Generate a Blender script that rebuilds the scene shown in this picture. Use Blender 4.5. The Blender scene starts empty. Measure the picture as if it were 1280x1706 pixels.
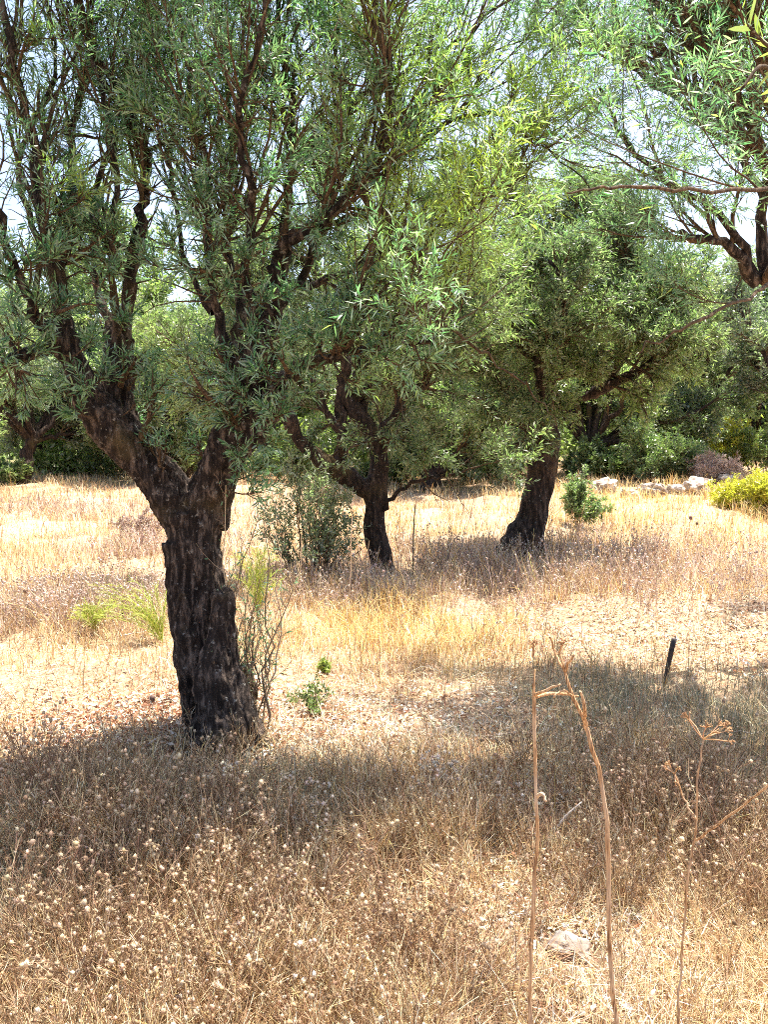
import bpy, math
import numpy as np
from mathutils import Vector, noise as mn

# ------------------------------------------------------------------ camera, sky, sun
SC = bpy.context.scene
COL = SC.collection
CAMZ, PITCH, F = 1.6, math.radians(-6.5), 1339.0
cam_d = bpy.data.cameras.new('camera'); cam = bpy.data.objects.new('camera', cam_d); COL.objects.link(cam)
cam.location = (0, 0, CAMZ); cam.rotation_euler = (math.radians(90) + PITCH, 0, 0)
cam_d.sensor_fit = 'VERTICAL'; cam_d.sensor_height = 24; cam_d.lens = 24 * F / 1706
cam_d.clip_start = 0.05; cam_d.clip_end = 2000
SC.camera = cam

SUN_EL, SUN_AZ = math.radians(71), math.radians(48)      # azimuth from +Y towards +X
w = bpy.data.worlds.new('World'); SC.world = w; w.use_nodes = True
nt = w.node_tree; bg = nt.nodes['Background']
sky = nt.nodes.new('ShaderNodeTexSky'); sky.sky_type = 'NISHITA'; sky.sun_disc = False
sky.sun_elevation = SUN_EL; sky.sun_rotation = SUN_AZ; sky.air_density = 0.9; sky.dust_density = 3.5; sky.ozone_density = 1.0
nt.links.new(sky.outputs[0], bg.inputs[0]); bg.inputs[1].default_value = 0.125
sl = bpy.data.lights.new('sun', 'SUN'); sl.energy = 5.0; sl.angle = math.radians(0.5); sl.color = (1, 0.93, 0.82)
so = bpy.data.objects.new('sun', sl); COL.objects.link(so); so.location = (10, 10, 30)
sd = Vector((math.cos(SUN_EL) * math.sin(SUN_AZ), math.cos(SUN_EL) * math.cos(SUN_AZ), math.sin(SUN_EL)))
so.rotation_euler = sd.to_track_quat('Z', 'Y').to_euler()
SC.view_settings.view_transform = 'Standard'; SC.view_settings.look = 'None'
SC.view_settings.exposure = 1.72; SC.view_settings.gamma = 1
SC.render.engine = 'CYCLES'
SC.cycles.max_bounces = 8; SC.cycles.diffuse_bounces = 4; SC.cycles.glossy_bounces = 2
SC.cycles.transmission_bounces = 4; SC.cycles.use_denoising = False; SC.cycles.filter_width = 1.0; SC.cycles.sample_clamp_indirect = 6

# ------------------------------------------------------------------ geometry helpers
def rng(s): return np.random.default_rng(s)
def unit(v): return v / np.maximum(np.linalg.norm(v, axis=-1, keepdims=True), 1e-9)
cp, sp = math.cos(PITCH), math.sin(PITCH)
def pt(px, py, Y):
    a, b = (px - 640) / F, (853 - py) / F
    d = np.array([a, cp - sp * b, sp + cp * b])
    return np.array([0, 0, CAMZ]) + d * (Y / d[1])
def height(x, y):
    x = np.asarray(x, float); y = np.asarray(y, float)
    h = 0.02 * np.sin(x * 1.3 + 0.7 * y) + 0.018 * np.sin(y * 1.9 - x * 0.8 + 1) + 0.01 * np.sin(3.7 * x + 2.9 * y)
    r1 = np.clip((y - 6.5) / 8, 0, 1); r2 = np.clip((x - 0.5) / 5, 0, 1); h = h + 0.35 * r1 * r1 * (3 - 2 * r1) * r2 * r2 * (3 - 2 * r2)
    h = h + np.clip((y - 4) / 6, 0, 1) * (0.05 * np.sin(x * 1.9 + 1.6 * np.sin(y * .8)) * np.sin(y * 1.5 + x * .6) + 0.02 * np.sin(x * 3.1 - y * 2.7))
    h = h + 0.030 * np.sin(x * 4.3 + 2.1 * np.sin(y * 1.7)) * np.sin(y * 3.6 + 1.3 * np.sin(x * 2.9)) + 0.012 * np.sin(x * 9.1 + y * 4.4) * np.sin(y * 8.3 - x * 3.1)
    h = h + 0.16 * np.exp(-(((x - 2.7) / 1.3) ** 2 + ((y - 6.4) / 0.8) ** 2))
    h = h + 0.03 * np.exp(-(((x + 0.85) / 0.8) ** 2 + ((y - 4.0) / 0.7) ** 2))
    h = h + 0.10 * np.exp(-(((x - 2.1) / 1.2) ** 2 + ((y - 10.2) / 1.2) ** 2))
    r = np.clip((y - 34) / 120, 0, 1); h = h + 13 * r * r * (3 - 2 * r)
    return h
def gpt(px, py):
    a, b = (px - 640) / F, (853 - py) / F
    d = np.array([a, cp - sp * b, sp + cp * b]); lo = 0.5
    for Y in np.arange(0.8, 60, 0.02):
        p = np.array([0, 0, CAMZ]) + d * (Y / d[1])
        if p[2] <= height(p[0], p[1]): return p
    return p
def sn(P, f, s=0.0):                                   # cheap smooth noise, -1..1
    x, y, z = P[..., 0] * f, P[..., 1] * f, P[..., 2] * f
    return (np.sin(x * 1.7 + 1.3 * y + s) + np.sin(y * 2.1 - 0.9 * z + 2.3 * s) + np.sin(z * 1.9 + 1.1 * x + 4.1 * s) + np.sin(2.9 * x - 2.3 * y + 1.7 * z + s)) / 4

class Acc:
    def __init__(s): s.v = []; s.q = []; s.t = []; s.c = []; s.n = 0
    def add(s, V, Q=None, T=None, C=None):
        V = V.reshape(-1, 3)
        if Q is not None and len(Q): s.q.append(Q.reshape(-1, 4) + s.n)
        if T is not None and len(T): s.t.append(T.reshape(-1, 3) + s.n)
        if C is None: C = np.zeros((len(V), 3))
        s.v.append(V); s.c.append(C.reshape(-1, 3)); s.n += len(V)
    def build(s, name, mat, parent=None, smooth=True, loc=None):
        V = np.concatenate(s.v); C = np.concatenate(s.c)
        if loc is not None: V = V - np.asarray(loc)
        q = parent
        while q is not None: V = V - np.array(q.location); q = q.parent
        Q = np.concatenate(s.q) if s.q else np.zeros((0, 4), int)
        T = np.concatenate(s.t) if s.t else np.zeros((0, 3), int)
        me = bpy.data.meshes.new(name)
        me.vertices.add(len(V)); me.vertices.foreach_set('co', V.astype(np.float32).ravel())
        me.loops.add(Q.size + T.size); me.loops.foreach_set('vertex_index', np.concatenate([Q.ravel(), T.ravel()]).astype(np.int32))
        me.polygons.add(len(Q) + len(T))
        st = np.concatenate([np.arange(len(Q)) * 4, Q.size + np.arange(len(T)) * 3]).astype(np.int32)
        me.polygons.foreach_set('loop_start', st)
        me.polygons.foreach_set('use_smooth', np.full(len(st), smooth))
        ca = me.color_attributes.new('col', 'FLOAT_COLOR', 'POINT')
        ca.data.foreach_set('color', np.concatenate([C, np.ones((len(C), 1))], 1).astype(np.float32).ravel())
        me.update(calc_edges=True)
        me.materials.append(mat)
        o = bpy.data.objects.new(name, me); COL.objects.link(o)
        if parent is not None: o.parent = parent
        return o

def tubes(acc, P, R, k=4, C=None, seed=0, rough=0.0):
    m, n, _ = P.shape
    tan = unit(np.gradient(P, axis=1))
    ref = np.where(np.abs(tan[..., 2:3]) > 0.8, np.array([1., 0, 0]), np.array([0, 0, 1.]))
    ref = np.repeat(ref[:, :1], n, axis=1)
    a = unit(np.cross(tan, ref)); b = np.cross(tan, a)
    th = np.arange(k) * 2 * math.pi / k
    rr = R[..., None] * np.ones(k)
    if rough: rr = rr * (1 + rough * rng(seed).normal(size=rr.shape))
    V = P[:, :, None] + rr[..., None] * (a[:, :, None] * np.cos(th)[:, None] + b[:, :, None] * np.sin(th)[:, None])
    base = (np.arange(m) * n * k)[:, None, None] + (np.arange(n - 1) * k)[:, None] + np.arange(k)
    nx = (np.arange(m) * n * k)[:, None, None] + (np.arange(n - 1) * k)[:, None] + (np.arange(k) + 1) % k
    Q = np.stack([base, nx, nx + k, base + k], -1)
    if C is not None: C = np.repeat(np.asarray(C, float).reshape(-1, 1, 3) * np.ones((m, 1, 1)), n * k, axis=1)
    acc.add(V, Q, None, C)
    if k >= 6:                                          # end caps as fans of the last ring
        e = (np.arange(m) * n * k)[:, None] + (n - 1) * k
        acc.t.append((np.stack([e + 0 * np.arange(1, k - 1), e + np.arange(1, k - 1), e + np.arange(2, k)], -1)).reshape(-1, 3) + acc.n - m * n * k)

def smoothline(pts, per=5):                             # Catmull-Rom through rows of x,y,z,r
    p = np.asarray(pts, float); q = np.vstack([2 * p[0] - p[1], p, 2 * p[-1] - p[-2]])
    out = []
    for i in range(1, len(q) - 2):
        for t in np.arange(per) / per:
            out.append(0.5 * ((2 * q[i]) + (-q[i-1] + q[i+1]) * t + (2*q[i-1] - 5*q[i] + 4*q[i+1] - q[i+2]) * t*t + (-q[i-1] + 3*q[i] - 3*q[i+1] + q[i+2]) * t**3))
    out.append(q[-2]); return np.array(out)
def resample(P, n):
    d = np.r_[0, np.cumsum(np.linalg.norm(np.diff(P[:, :3], axis=0), axis=1))]
    t = np.linspace(0, d[-1], n); return np.stack([np.interp(t, d, P[:, i]) for i in range(P.shape[1])], 1)
def pline(rows, wob=0.0, seed=0, per=5):                # rows: px, py, depth, radius
    a = np.array([[*pt(r[0], r[1], r[2]), r[3]] for r in rows]); s = smoothline(a, per)
    if wob:
        g = rng(seed); s[1:, :3] += g.normal(size=(len(s) - 1, 3)) * wob
    s[:, 3] = np.maximum(s[:, 3], 0.002); return s

def grow(g, P, R, n, tr, ln, rr, spread, up, wig, seg=5, rmax=1, tip=0.3, wt=None):
    m, k, _ = P.shape
    L = np.linalg.norm(np.diff(P, axis=1), axis=2).sum(1)
    wts = L if wt is None else wt * L
    idx = g.choice(m, n, p=wts / wts.sum()); t = g.uniform(*tr, n) * (k - 1)
    i = np.minimum(t.astype(int), k - 2); f = (t - i)[:, None]
    p0 = P[idx, i] * (1 - f) + P[idx, i + 1] * f
    r0 = np.minimum((R[idx, i] * (1 - f[:, 0]) + R[idx, i + 1] * f[:, 0]) * rr, rmax)
    tan = unit(P[idx, i + 1] - P[idx, i]); v = g.normal(size=(n, 3)); v = unit(v - (v * tan).sum(1, keepdims=True) * tan)
    s = g.uniform(*spread, n)[:, None]
    d = unit(tan * np.cos(s) + v * np.sin(s) + np.array([0, 0, up]))
    ln_ = g.uniform(*ln, n)[:, None] * (1 - 0.35 * (t / (k - 1))[:, None])
    out = [p0]
    for j in range(seg):
        out.append(out[-1] + d * ln_ / seg)
        d = unit(d + g.normal(size=(n, 3)) * wig + np.array([0, 0, up * 0.3]))
    P2 = np.stack(out, 1); R2 = r0[:, None] * np.linspace(1, tip, seg + 1)
    return P2, np.maximum(R2, 0.0007)

def leaf_seeds(g, P, per, tmin=0.1, ang=(0.5, 1.1), keep=None):
    m, k, _ = P.shape
    t = (tmin + (1 - tmin) * (np.arange(per) + 0.7) / per)[None] + g.uniform(-0.5, 0.3, (m, per)) / per
    t = np.clip(t, 0, 1) * (k - 1) * 0.999
    i = t.astype(int); f = (t - i)[..., None]; r = np.arange(m)[:, None]
    p = P[r, i] * (1 - f) + P[r, i + 1] * f
    tan = unit(P[r, i + 1] - P[r, i])
    v = g.normal(size=p.shape); v = unit(v - (v * tan).sum(-1, keepdims=True) * tan)
    a = g.uniform(*ang, (m, per))[..., None]
    d = unit(tan * np.cos(a) + v * np.sin(a))
    p = p.reshape(-1, 3); d = d.reshape(-1, 3)
    if keep is not None:
        ok = keep(p); p, d = p[ok], d[ok]
    return p, d
def leaves(acc, g, p, d, L, W, fine=True, yel=None, sag=0.15, dark=0.0):
    n = len(p)
    l = g.uniform(*L, n)[:, None]; wd = g.uniform(*W, n)[:, None]
    nr = g.normal(size=(n, 3)) + np.array([0, 0, 0.9]); s = unit(np.cross(d, nr)); nr = np.cross(s, d)
    rnd = g.uniform(0, 1, n)
    y = np.zeros(n) if yel is None else yel(p, g)
    bend = nr * l * g.uniform(-sag, sag, n)[:, None] * 1.2 + np.array([0, 0, -1]) * l * g.uniform(0, sag, n)[:, None]
    if fine:
        V = np.stack([p, p + d*l*0.33 + s*wd*0.46, p + d*l*0.33 - s*wd*0.46,
                      p + d*l*0.72 + s*wd*0.36 + bend*0.5, p + d*l*0.72 - s*wd*0.36 + bend*0.5, p + d*l + bend], 1)
        b = (np.arange(n) * 6)[:, None]
        Q = b + np.array([[1, 2, 4, 3]]); T = np.concatenate([b + np.array([[0, 2, 1]]), b + np.array([[3, 4, 5]])])
        C = np.repeat(np.stack([rnd, y, np.full(n, dark)], 1)[:, None], 6, 1)
        acc.add(V, Q, T, C)
    else:
        V = np.stack([p, p + d*l*0.5 + s*wd*0.5, p + d*l + bend, p + d*l*0.5 - s*wd*0.5], 1)
        Q = (np.arange(n) * 4)[:, None] + np.arange(4)
        acc.add(V, Q, None, np.repeat(np.stack([rnd, y, np.full(n, dark)], 1)[:, None], 4, 1))

# ------------------------------------------------------------------ tagging
def tag(o, label=None, cat=None, group=None, kind=None):
    if label: o['label'] = label
    if cat: o['category'] = cat
    if group: o['group'] = group
    if kind: o['kind'] = kind
    return o
def empty(name, loc, label, cat, group=None):
    o = bpy.data.objects.new(name, None); COL.objects.link(o); o.location = loc; o.empty_display_size = 0.2
    return tag(o, label, cat, group)

# ------------------------------------------------------------------ materials
def mat_new(name):
    m = bpy.data.materials.new(name); m.use_nodes = True; t = m.node_tree
    for n in list(t.nodes): t.nodes.remove(n)
    return m, t, t.nodes.new('ShaderNodeOutputMaterial')
def N(t, typ, **kw):
    n = t.nodes.new(typ)
    for k, v in kw.items(): setattr(n, k, v)
    return n
def ramp(t, src, stops):
    r = N(t, 'ShaderNodeValToRGB'); e = r.color_ramp.elements
    while len(e) < len(stops): e.new(0.5)
    for el, (p, c) in zip(e, stops): el.position = p; el.color = (*c, 1)
    t.links.new(src, r.inputs[0]); return r.outputs[0]
def mix(t, f, a, b, mode='MIX'):
    n = N(t, 'ShaderNodeMix', data_type='RGBA', blend_type=mode)
    for i, s in ((0, f), (6, a), (7, b)):
        if isinstance(s, (int, float)): n.inputs[i].default_value = s
        elif isinstance(s, tuple): n.inputs[i].default_value = (*s, 1)
        else: t.links.new(s, n.inputs[i])
    return n.outputs[2]
def leaf_mat(name, stops, yellow, back, trans=0.35, backmix=0.6, rough=0.36):
    m, t, out = mat_new(name)
    at = N(t, 'ShaderNodeAttribute', attribute_name='col'); sep = N(t, 'ShaderNodeSeparateColor'); t.links.new(at.outputs['Color'], sep.inputs[0])
    c = ramp(t, sep.outputs[0], stops)
    c = mix(t, sep.outputs[1], c, yellow)
    geo = N(t, 'ShaderNodeNewGeometry')
    ml = N(t, 'ShaderNodeMath', operation='MULTIPLY'); t.links.new(geo.outputs['Backfacing'], ml.inputs[0]); ml.inputs[1].default_value = backmix
    cs = mix(t, ml.outputs[0], c, back)
    pr = N(t, 'ShaderNodeBsdfPrincipled'); t.links.new(cs, pr.inputs['Base Color']); pr.inputs['Roughness'].default_value = rough
    tr = N(t, 'ShaderNodeBsdfTranslucent'); tc = mix(t, 1.0, c, (1.5, 2.1, 1.05), 'MULTIPLY'); t.links.new(tc, tr.inputs[0])
    ms = N(t, 'ShaderNodeMixShader'); ms.inputs[0].default_value = trans
    t.links.new(pr.outputs[0], ms.inputs[1]); t.links.new(tr.outputs[0], ms.inputs[2]); t.links.new(ms.outputs[0], out.inputs[0])
    return m
def straw_mat(name, trans=0.25, rough=0.6, gain=1.0):   # colour straight from the vertices
    m, t, out = mat_new(name)
    at = N(t, 'ShaderNodeAttribute', attribute_name='col')
    c = mix(t, 1.0, at.outputs['Color'], (gain, gain, gain), 'MULTIPLY')
    pr = N(t, 'ShaderNodeBsdfPrincipled'); t.links.new(c, pr.inputs['Base Color']); pr.inputs['Roughness'].default_value = rough
    pr.inputs['Specular IOR Level'].default_value = 0.25
    tr = N(t, 'ShaderNodeBsdfTranslucent'); t.links.new(c, tr.inputs[0])
    ms = N(t, 'ShaderNodeMixShader'); ms.inputs[0].default_value = trans
    t.links.new(pr.outputs[0], ms.inputs[1]); t.links.new(tr.outputs[0], ms.inputs[2]); t.links.new(ms.outputs[0], out.inputs[0])
    return m
def bark_mat(name, dark, mid, lichen, lich=0.62, scale=1.0):
    m, t, out = mat_new(name)
    tc = N(t, 'ShaderNodeTexCoord'); mp = N(t, 'ShaderNodeMapping'); mp.inputs['Scale'].default_value = (34 * scale, 34 * scale, 9 * scale)
    t.links.new(tc.outputs['Object'], mp.inputs[0])
    n1 = N(t, 'ShaderNodeTexNoise'); n1.inputs['Scale'].default_value = 1; n1.inputs['Detail'].default_value = 8; n1.inputs['Roughness'].default_value = 0.7
    t.links.new(mp.outputs[0], n1.inputs['Vector'])
    n2 = N(t, 'ShaderNodeTexNoise'); n2.inputs['Scale'].default_value = 34 * scale; n2.inputs['Detail'].default_value = 9; n2.inputs['Roughness'].default_value = 0.68; t.links.new(tc.outputs['Object'], n2.inputs['Vector'])
    n3 = N(t, 'ShaderNodeTexNoise'); n3.inputs['Scale'].default_value = 3 * scale; n3.inputs['Detail'].default_value = 3; t.links.new(tc.outputs['Object'], n3.inputs['Vector'])
    c = ramp(t, n1.outputs[0], [(0.34, tuple(x * 0.35 for x in dark)), (0.5, dark), (0.66, mid)])
    li = ramp(t, n2.outputs[0], [(lich, (0, 0, 0)), (lich + 0.05, (0.8, 0.8, 0.8))])
    c = mix(t, li, c, lichen)
    mo = ramp(t, n3.outputs[0], [(0.55, (0, 0, 0)), (0.7, (0.6, 0.6, 0.6))])
    c = mix(t, mo, c, (0.13, 0.09, 0.035))
    pr = N(t, 'ShaderNodeBsdfPrincipled'); t.links.new(c, pr.inputs['Base Color']); pr.inputs['Roughness'].default_value = 0.9; pr.inputs['Specular IOR Level'].default_value = 0.2
    b = N(t, 'ShaderNodeBump'); b.inputs['Strength'].default_value = 1.0; b.inputs['Distance'].default_value = 0.035; t.links.new(n1.outputs[0], b.inputs['Height'])
    t.links.new(b.outputs[0], pr.inputs['Normal']); t.links.new(pr.outputs[0], out.inputs[0]); return m

M_OLIVE = leaf_mat('olive_leaf', [(0, (0.032, 0.080, 0.055)), (0.4, (0.070, 0.155, 0.095)), (0.75, (0.15, 0.24, 0.17)), (1, (0.36, 0.42, 0.35))], (0.40, 0.42, 0.06), (0.34, 0.40, 0.34), 0.48, 0.7)
M_OLIVE_FAR = leaf_mat('far_olive_leaf', [(0, (0.045, 0.075, 0.04)), (0.5, (0.11, 0.155, 0.08)), (0.85, (0.20, 0.23, 0.14)), (1, (0.36, 0.37, 0.28))], (0.36, 0.36, 0.09), (0.38, 0.40, 0.29), 0.45, 0.7)
M_SHRUB = leaf_mat('shrub_leaf', [(0, (0.045, 0.08, 0.045)), (0.5, (0.10, 0.15, 0.075)), (1, (0.22, 0.27, 0.15))], (0.42, 0.42, 0.08), (0.18, 0.22, 0.14), 0.3)
M_YEL = leaf_mat('broom_leaf', [(0, (0.16, 0.15, 0.03)), (0.5, (0.42, 0.35, 0.05)), (1, (0.62, 0.50, 0.09))], (0.6, 0.45, 0.05), (0.4, 0.42, 0.10), 0.35)
M_STRAW = straw_mat('dry_straw')
M_DRY = straw_mat('dry_plant_stem', 0.12, 0.55)
M_BARK = bark_mat('olive_bark', (0.030, 0.021, 0.017), (0.20, 0.15, 0.12), (0.30, 0.28, 0.25), 0.60)
M_BARK2 = bark_mat('far_olive_bark', (0.035, 0.024, 0.02), (0.12, 0.08, 0.06), (0.32, 0.31, 0.29), 0.62, 0.8)
M_TWIG = bark_mat('twig_bark', (0.12, 0.075, 0.045), (0.28, 0.19, 0.11), (0.36, 0.33, 0.28), 0.6, 2.0)

M_OLIVE_GREY = leaf_mat('grey_olive_leaf', [(0, (0.05, 0.065, 0.045)), (0.5, (0.12, 0.145, 0.10)), (0.85, (0.22, 0.25, 0.19)), (1, (0.40, 0.42, 0.36))], (0.34, 0.34, 0.14), (0.40, 0.42, 0.35), 0.4, 0.8)
def ground_mat():
    m, t, out = mat_new('dry_ground')
    tc = N(t, 'ShaderNodeTexCoord')
    def nz(s, d=6, r=0.6):
        n = N(t, 'ShaderNodeTexNoise'); n.inputs['Scale'].default_value = s; n.inputs['Detail'].default_value = d; n.inputs['Roughness'].default_value = r
        t.links.new(tc.outputs['Object'], n.inputs['Vector']); return n.outputs[0]
    c = ramp(t, nz(30, 8, 0.75), [(0.36, (0.12, 0.065, 0.04)), (0.5, (0.36, 0.24, 0.15)), (0.64, (0.60, 0.47, 0.32))])
    c2 = ramp(t, nz(1.1, 4), [(0.4, (0.32, 0.21, 0.15)), (0.6, (0.60, 0.45, 0.29))])
    c = mix(t, 0.45, c, c2)
    sx = N(t, 'ShaderNodeSeparateXYZ'); t.links.new(tc.outputs['Object'], sx.inputs[0])
    mr = N(t, 'ShaderNodeMapRange'); mr.inputs[1].default_value = 26; mr.inputs[2].default_value = 34; t.links.new(sx.outputs[1], mr.inputs[0])
    gr = ramp(t, nz(0.6, 8, 0.7), [(0.35, (0.05, 0.07, 0.03)), (0.55, (0.12, 0.15, 0.06)), (0.7, (0.30, 0.28, 0.12))])
    c = mix(t, mr.outputs[0], c, gr)
    pr = N(t, 'ShaderNodeBsdfPrincipled'); t.links.new(c, pr.inputs['Base Color']); pr.inputs['Roughness'].default_value = 0.95; pr.inputs['Specular IOR Level'].default_value = 0.1
    b = N(t, 'ShaderNodeBump'); b.inputs['Strength'].default_value = 0.8; b.inputs['Distance'].default_value = 0.03; t.links.new(nz(45, 8, 0.7), b.inputs['Height'])
    t.links.new(b.outputs[0], pr.inputs['Normal']); t.links.new(pr.outputs[0], out.inputs[0]); return m
def stone_mat():
    m, t, out = mat_new('field_stone')
    tc = N(t, 'ShaderNodeTexCoord'); n = N(t, 'ShaderNodeTexNoise'); n.inputs['Scale'].default_value = 6; n.inputs['Detail'].default_value = 8; t.links.new(tc.outputs['Object'], n.inputs['Vector'])
    c = ramp(t, n.outputs[0], [(0.36, (0.14, 0.10, 0.08)), (0.5, (0.34, 0.29, 0.24)), (0.66, (0.54, 0.49, 0.43))])
    pr = N(t, 'ShaderNodeBsdfPrincipled'); t.links.new(c, pr.inputs['Base Color']); pr.inputs['Roughness'].default_value = 0.9
    b = N(t, 'ShaderNodeBump'); b.inputs['Strength'].default_value = 0.7; b.inputs['Distance'].default_value = 0.05; t.links.new(n.outputs[0], b.inputs['Height'])
    t.links.new(b.outputs[0], pr.inputs['Normal']); t.links.new(pr.outputs[0], out.inputs[0]); return m
M_STONE = stone_mat()

# ------------------------------------------------------------------ ground
def axis(dense_lo, dense_hi, step, far_lo, far_hi):
    a = list(np.arange(dense_lo, dense_hi, step)); s = step; v = dense_hi
    while v < far_hi: a.append(v); s *= 1.12; v += s
    a.append(far_hi); s = step; v = dense_lo - step
    pre = []
    while v > far_lo: pre.append(v); s *= 1.12; v -= s
    pre.append(far_lo); return np.array(pre[::-1] + a)
gx = axis(-6, 6, 0.05, -500, 500); gy = axis(0.5, 12, 0.05, -60, 800)
X, Y = np.meshgrid(gx, gy); Z = height(X, Y)
near = (np.abs(X) < 8) & (Y < 14)
Z = Z + np.where(near, 0.008 * np.sin(X * 23 + 5 * np.sin(Y * 7)) * np.sin(Y * 19 + 4 * np.sin(X * 9)), 0)
a = Acc(); ny, nx_ = X.shape; ii = np.arange(ny * nx_).reshape(ny, nx_)
a.add(np.stack([X, Y, Z], -1), np.stack([ii[:-1, :-1], ii[:-1, 1:], ii[1:, 1:], ii[1:, :-1]], -1))
tag(a.build('ground', ground_mat()), kind='structure')

# ------------------------------------------------------------------ zones of ground cover (plan positions)
def blob(x, y, cx, cy, rx, ry): return np.exp(-(((x - cx) / rx) ** 2 + ((y - cy) / ry) ** 2) ** 1.5)
SX, SY, _z = gpt(950, 1600)
def z_lav(x, y):      # grey lavender brushwood between the trees; left patches thickened to stand in for shade
    return np.maximum.reduce([blob(x, y, 1.5, 8.2, 2.4, 1.7), blob(x, y, 0.2, 7.9, 1.2, 1.3), 1.6 * blob(x, y, -2.6, 6.3, 1.0, 0.55), 1.4 * blob(x, y, -2.8, 9.6, 1.0, 0.6), blob(x, y, -4.6, 14, 2.5, 1.3)])
def z_gold(x, y): return np.maximum.reduce([blob(x, y, 5.5, 12.5, 3.6, 3.8), blob(x, y, 1.7, 6.5, 1.8, 0.55), blob(x, y, 0.3, 6.2, 1, .8)])
def z_litter(x, y): return np.maximum.reduce([blob(x, y, -0.7, 4.15, 1.2, 0.75), blob(x, y, 2.5, 5.9, 1.4, 0.75), blob(x, y, 0.0, 4.1, 1.1, 0.5), 0.75 * blob(x, y, 0.62, 2.25, 0.33, 0.6)])
def z_clover(x, y): return np.maximum.reduce([blob(x, y, -0.9, 2.5, 1.1, 0.95), blob(x, y, -0.1, 2.4, 0.7, 0.95), blob(x, y, 1.35, 3.0, 0.55, 0.8), blob(x, y, 0.3, 3.0, 0.5, 0.45)])
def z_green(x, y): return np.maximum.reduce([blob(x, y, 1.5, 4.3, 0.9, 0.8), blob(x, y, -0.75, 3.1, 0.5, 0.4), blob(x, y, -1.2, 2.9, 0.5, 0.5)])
def frame_scatter(g, n, y0, y1, pw, mx=0.62, pad=0.5):  # denser towards the camera
    u = g.uniform(0, 1, n); y = (y0 ** (1 - pw) + u * (y1 ** (1 - pw) - y0 ** (1 - pw))) ** (1 / (1 - pw))
    x = g.uniform(-1, 1, n) * (y * mx * 0.92 + pad); return x, y
def pal(g, n, cols, var=0.2):
    c = np.array(cols)[g.integers(0, len(cols), n)]; return np.clip(c * (1 + g.normal(size=(n, 1)) * var) * (1 + g.normal(size=(n, 3)) * 0.04), 0.01, 0.85)
STRAW = [(0.68, 0.51, 0.28), (0.74, 0.59, 0.37), (0.56, 0.38, 0.20), (0.79, 0.69, 0.50), (0.36, 0.21, 0.11), (0.68, 0.49, 0.31), (0.70, 0.52, 0.24)]
GOLD = [(0.70, 0.48, 0.17), (0.74, 0.55, 0.24), (0.62, 0.40, 0.13), (0.76, 0.62, 0.34)]
LAV = [(0.52, 0.39, 0.33), (0.60, 0.48, 0.42), (0.42, 0.30, 0.25), (0.68, 0.56, 0.49), (0.28, 0.17, 0.13)]
PALE = [(0.76, 0.68, 0.54), (0.70, 0.60, 0.45), (0.80, 0.74, 0.62), (0.52, 0.36, 0.22), (0.36, 0.20, 0.12)]
BROWN = [(0.44, 0.29, 0.16), (0.58, 0.41, 0.24), (0.24, 0.13, 0.07), (0.70, 0.55, 0.35), (0.36, 0.21, 0.12), (0.16, 0.09, 0.05)]
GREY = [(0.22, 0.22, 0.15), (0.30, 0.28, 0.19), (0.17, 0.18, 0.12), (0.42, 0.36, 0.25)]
def blades(acc, g, x, y, H, W, lean, col, z0=0.0):
    n = len(x); th = g.uniform(0, 2 * math.pi, n); ld = np.stack([np.cos(th), np.sin(th), np.zeros(n)], 1)
    sd_ = np.stack([-np.sin(th + g.uniform(-1, 1, n)), np.cos(th), np.zeros(n)], 1)
    b = np.stack([x, y, height(x, y) + z0 - 0.005], 1); h = H[:, None]; le = (lean * H)[:, None]
    up = np.array([0, 0, 1.])
    m1 = b + up * h * 0.55 + ld * le * 0.25; m2 = b + up * h * np.sqrt(np.clip(1 - lean[:, None] ** 2 * 0.5, 0.1, 1)) + ld * le
    wd = W[:, None]
    V = np.stack([b - sd_ * wd, b + sd_ * wd, m1 + sd_ * wd * 0.7, m1 - sd_ * wd * 0.7, m2], 1)
    o = (np.arange(n) * 5)[:, None]
    acc.add(V, o + np.array([[0, 1, 2, 3]]), o + np.array([[3, 2, 4]]), np.repeat(col[:, None], 5, 1))
g = rng(11)
acc = Acc()
n = 330000
x, y = frame_scatter(g, n, 1.5, 26, 1.45)
lav, gold, lit, clo, gre = z_lav(x, y), z_gold(x, y), z_litter(x, y), z_clover(x, y), z_green(x, y)
P3 = np.stack([x, y, 0 * x], 1)
patch = sn(P3, 1.6, 0.5) + 0.5 * sn(P3, 5, 2.0)
keep = (g.uniform(0, 1, n) < np.clip(0.65 + 0.9 * patch, 0.08, 1) * (1 - 0.8 * lit)) & (((x - SX) ** 2 + (y - SY) ** 2) > 0.016)
col = pal(g, n, STRAW)
def zmix(col, zone, cols):
    k = g.uniform(0, 1, len(col)) < np.minimum(zone, 1) * 0.9; col[k] = pal(g, k.sum(), cols); return col
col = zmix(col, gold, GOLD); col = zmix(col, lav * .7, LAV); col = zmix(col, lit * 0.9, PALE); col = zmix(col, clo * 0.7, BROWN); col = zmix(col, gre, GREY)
H = g.uniform(0.03, 0.13, n) * (1 + 0.5 * gold + 0.9 * lav + 0.7 * np.clip((y - 6) / 10, 0, 1)) * (1 - 0.4 * lit) * np.clip(1 + 0.8 * patch, .35, 2.2)
W = 0.0011 * (1 + 0.28 * y) * g.uniform(0.6, 1.3, n)
ln_ = g.uniform(0.1, 1.1, n)
blades(acc, g, x[keep], y[keep], H[keep], W[keep], ln_[keep], col[keep])
tag(acc.build('dry_grass', M_STRAW), 'sun bleached straw coloured grass covering the whole field', 'grass', kind='stuff')

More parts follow.
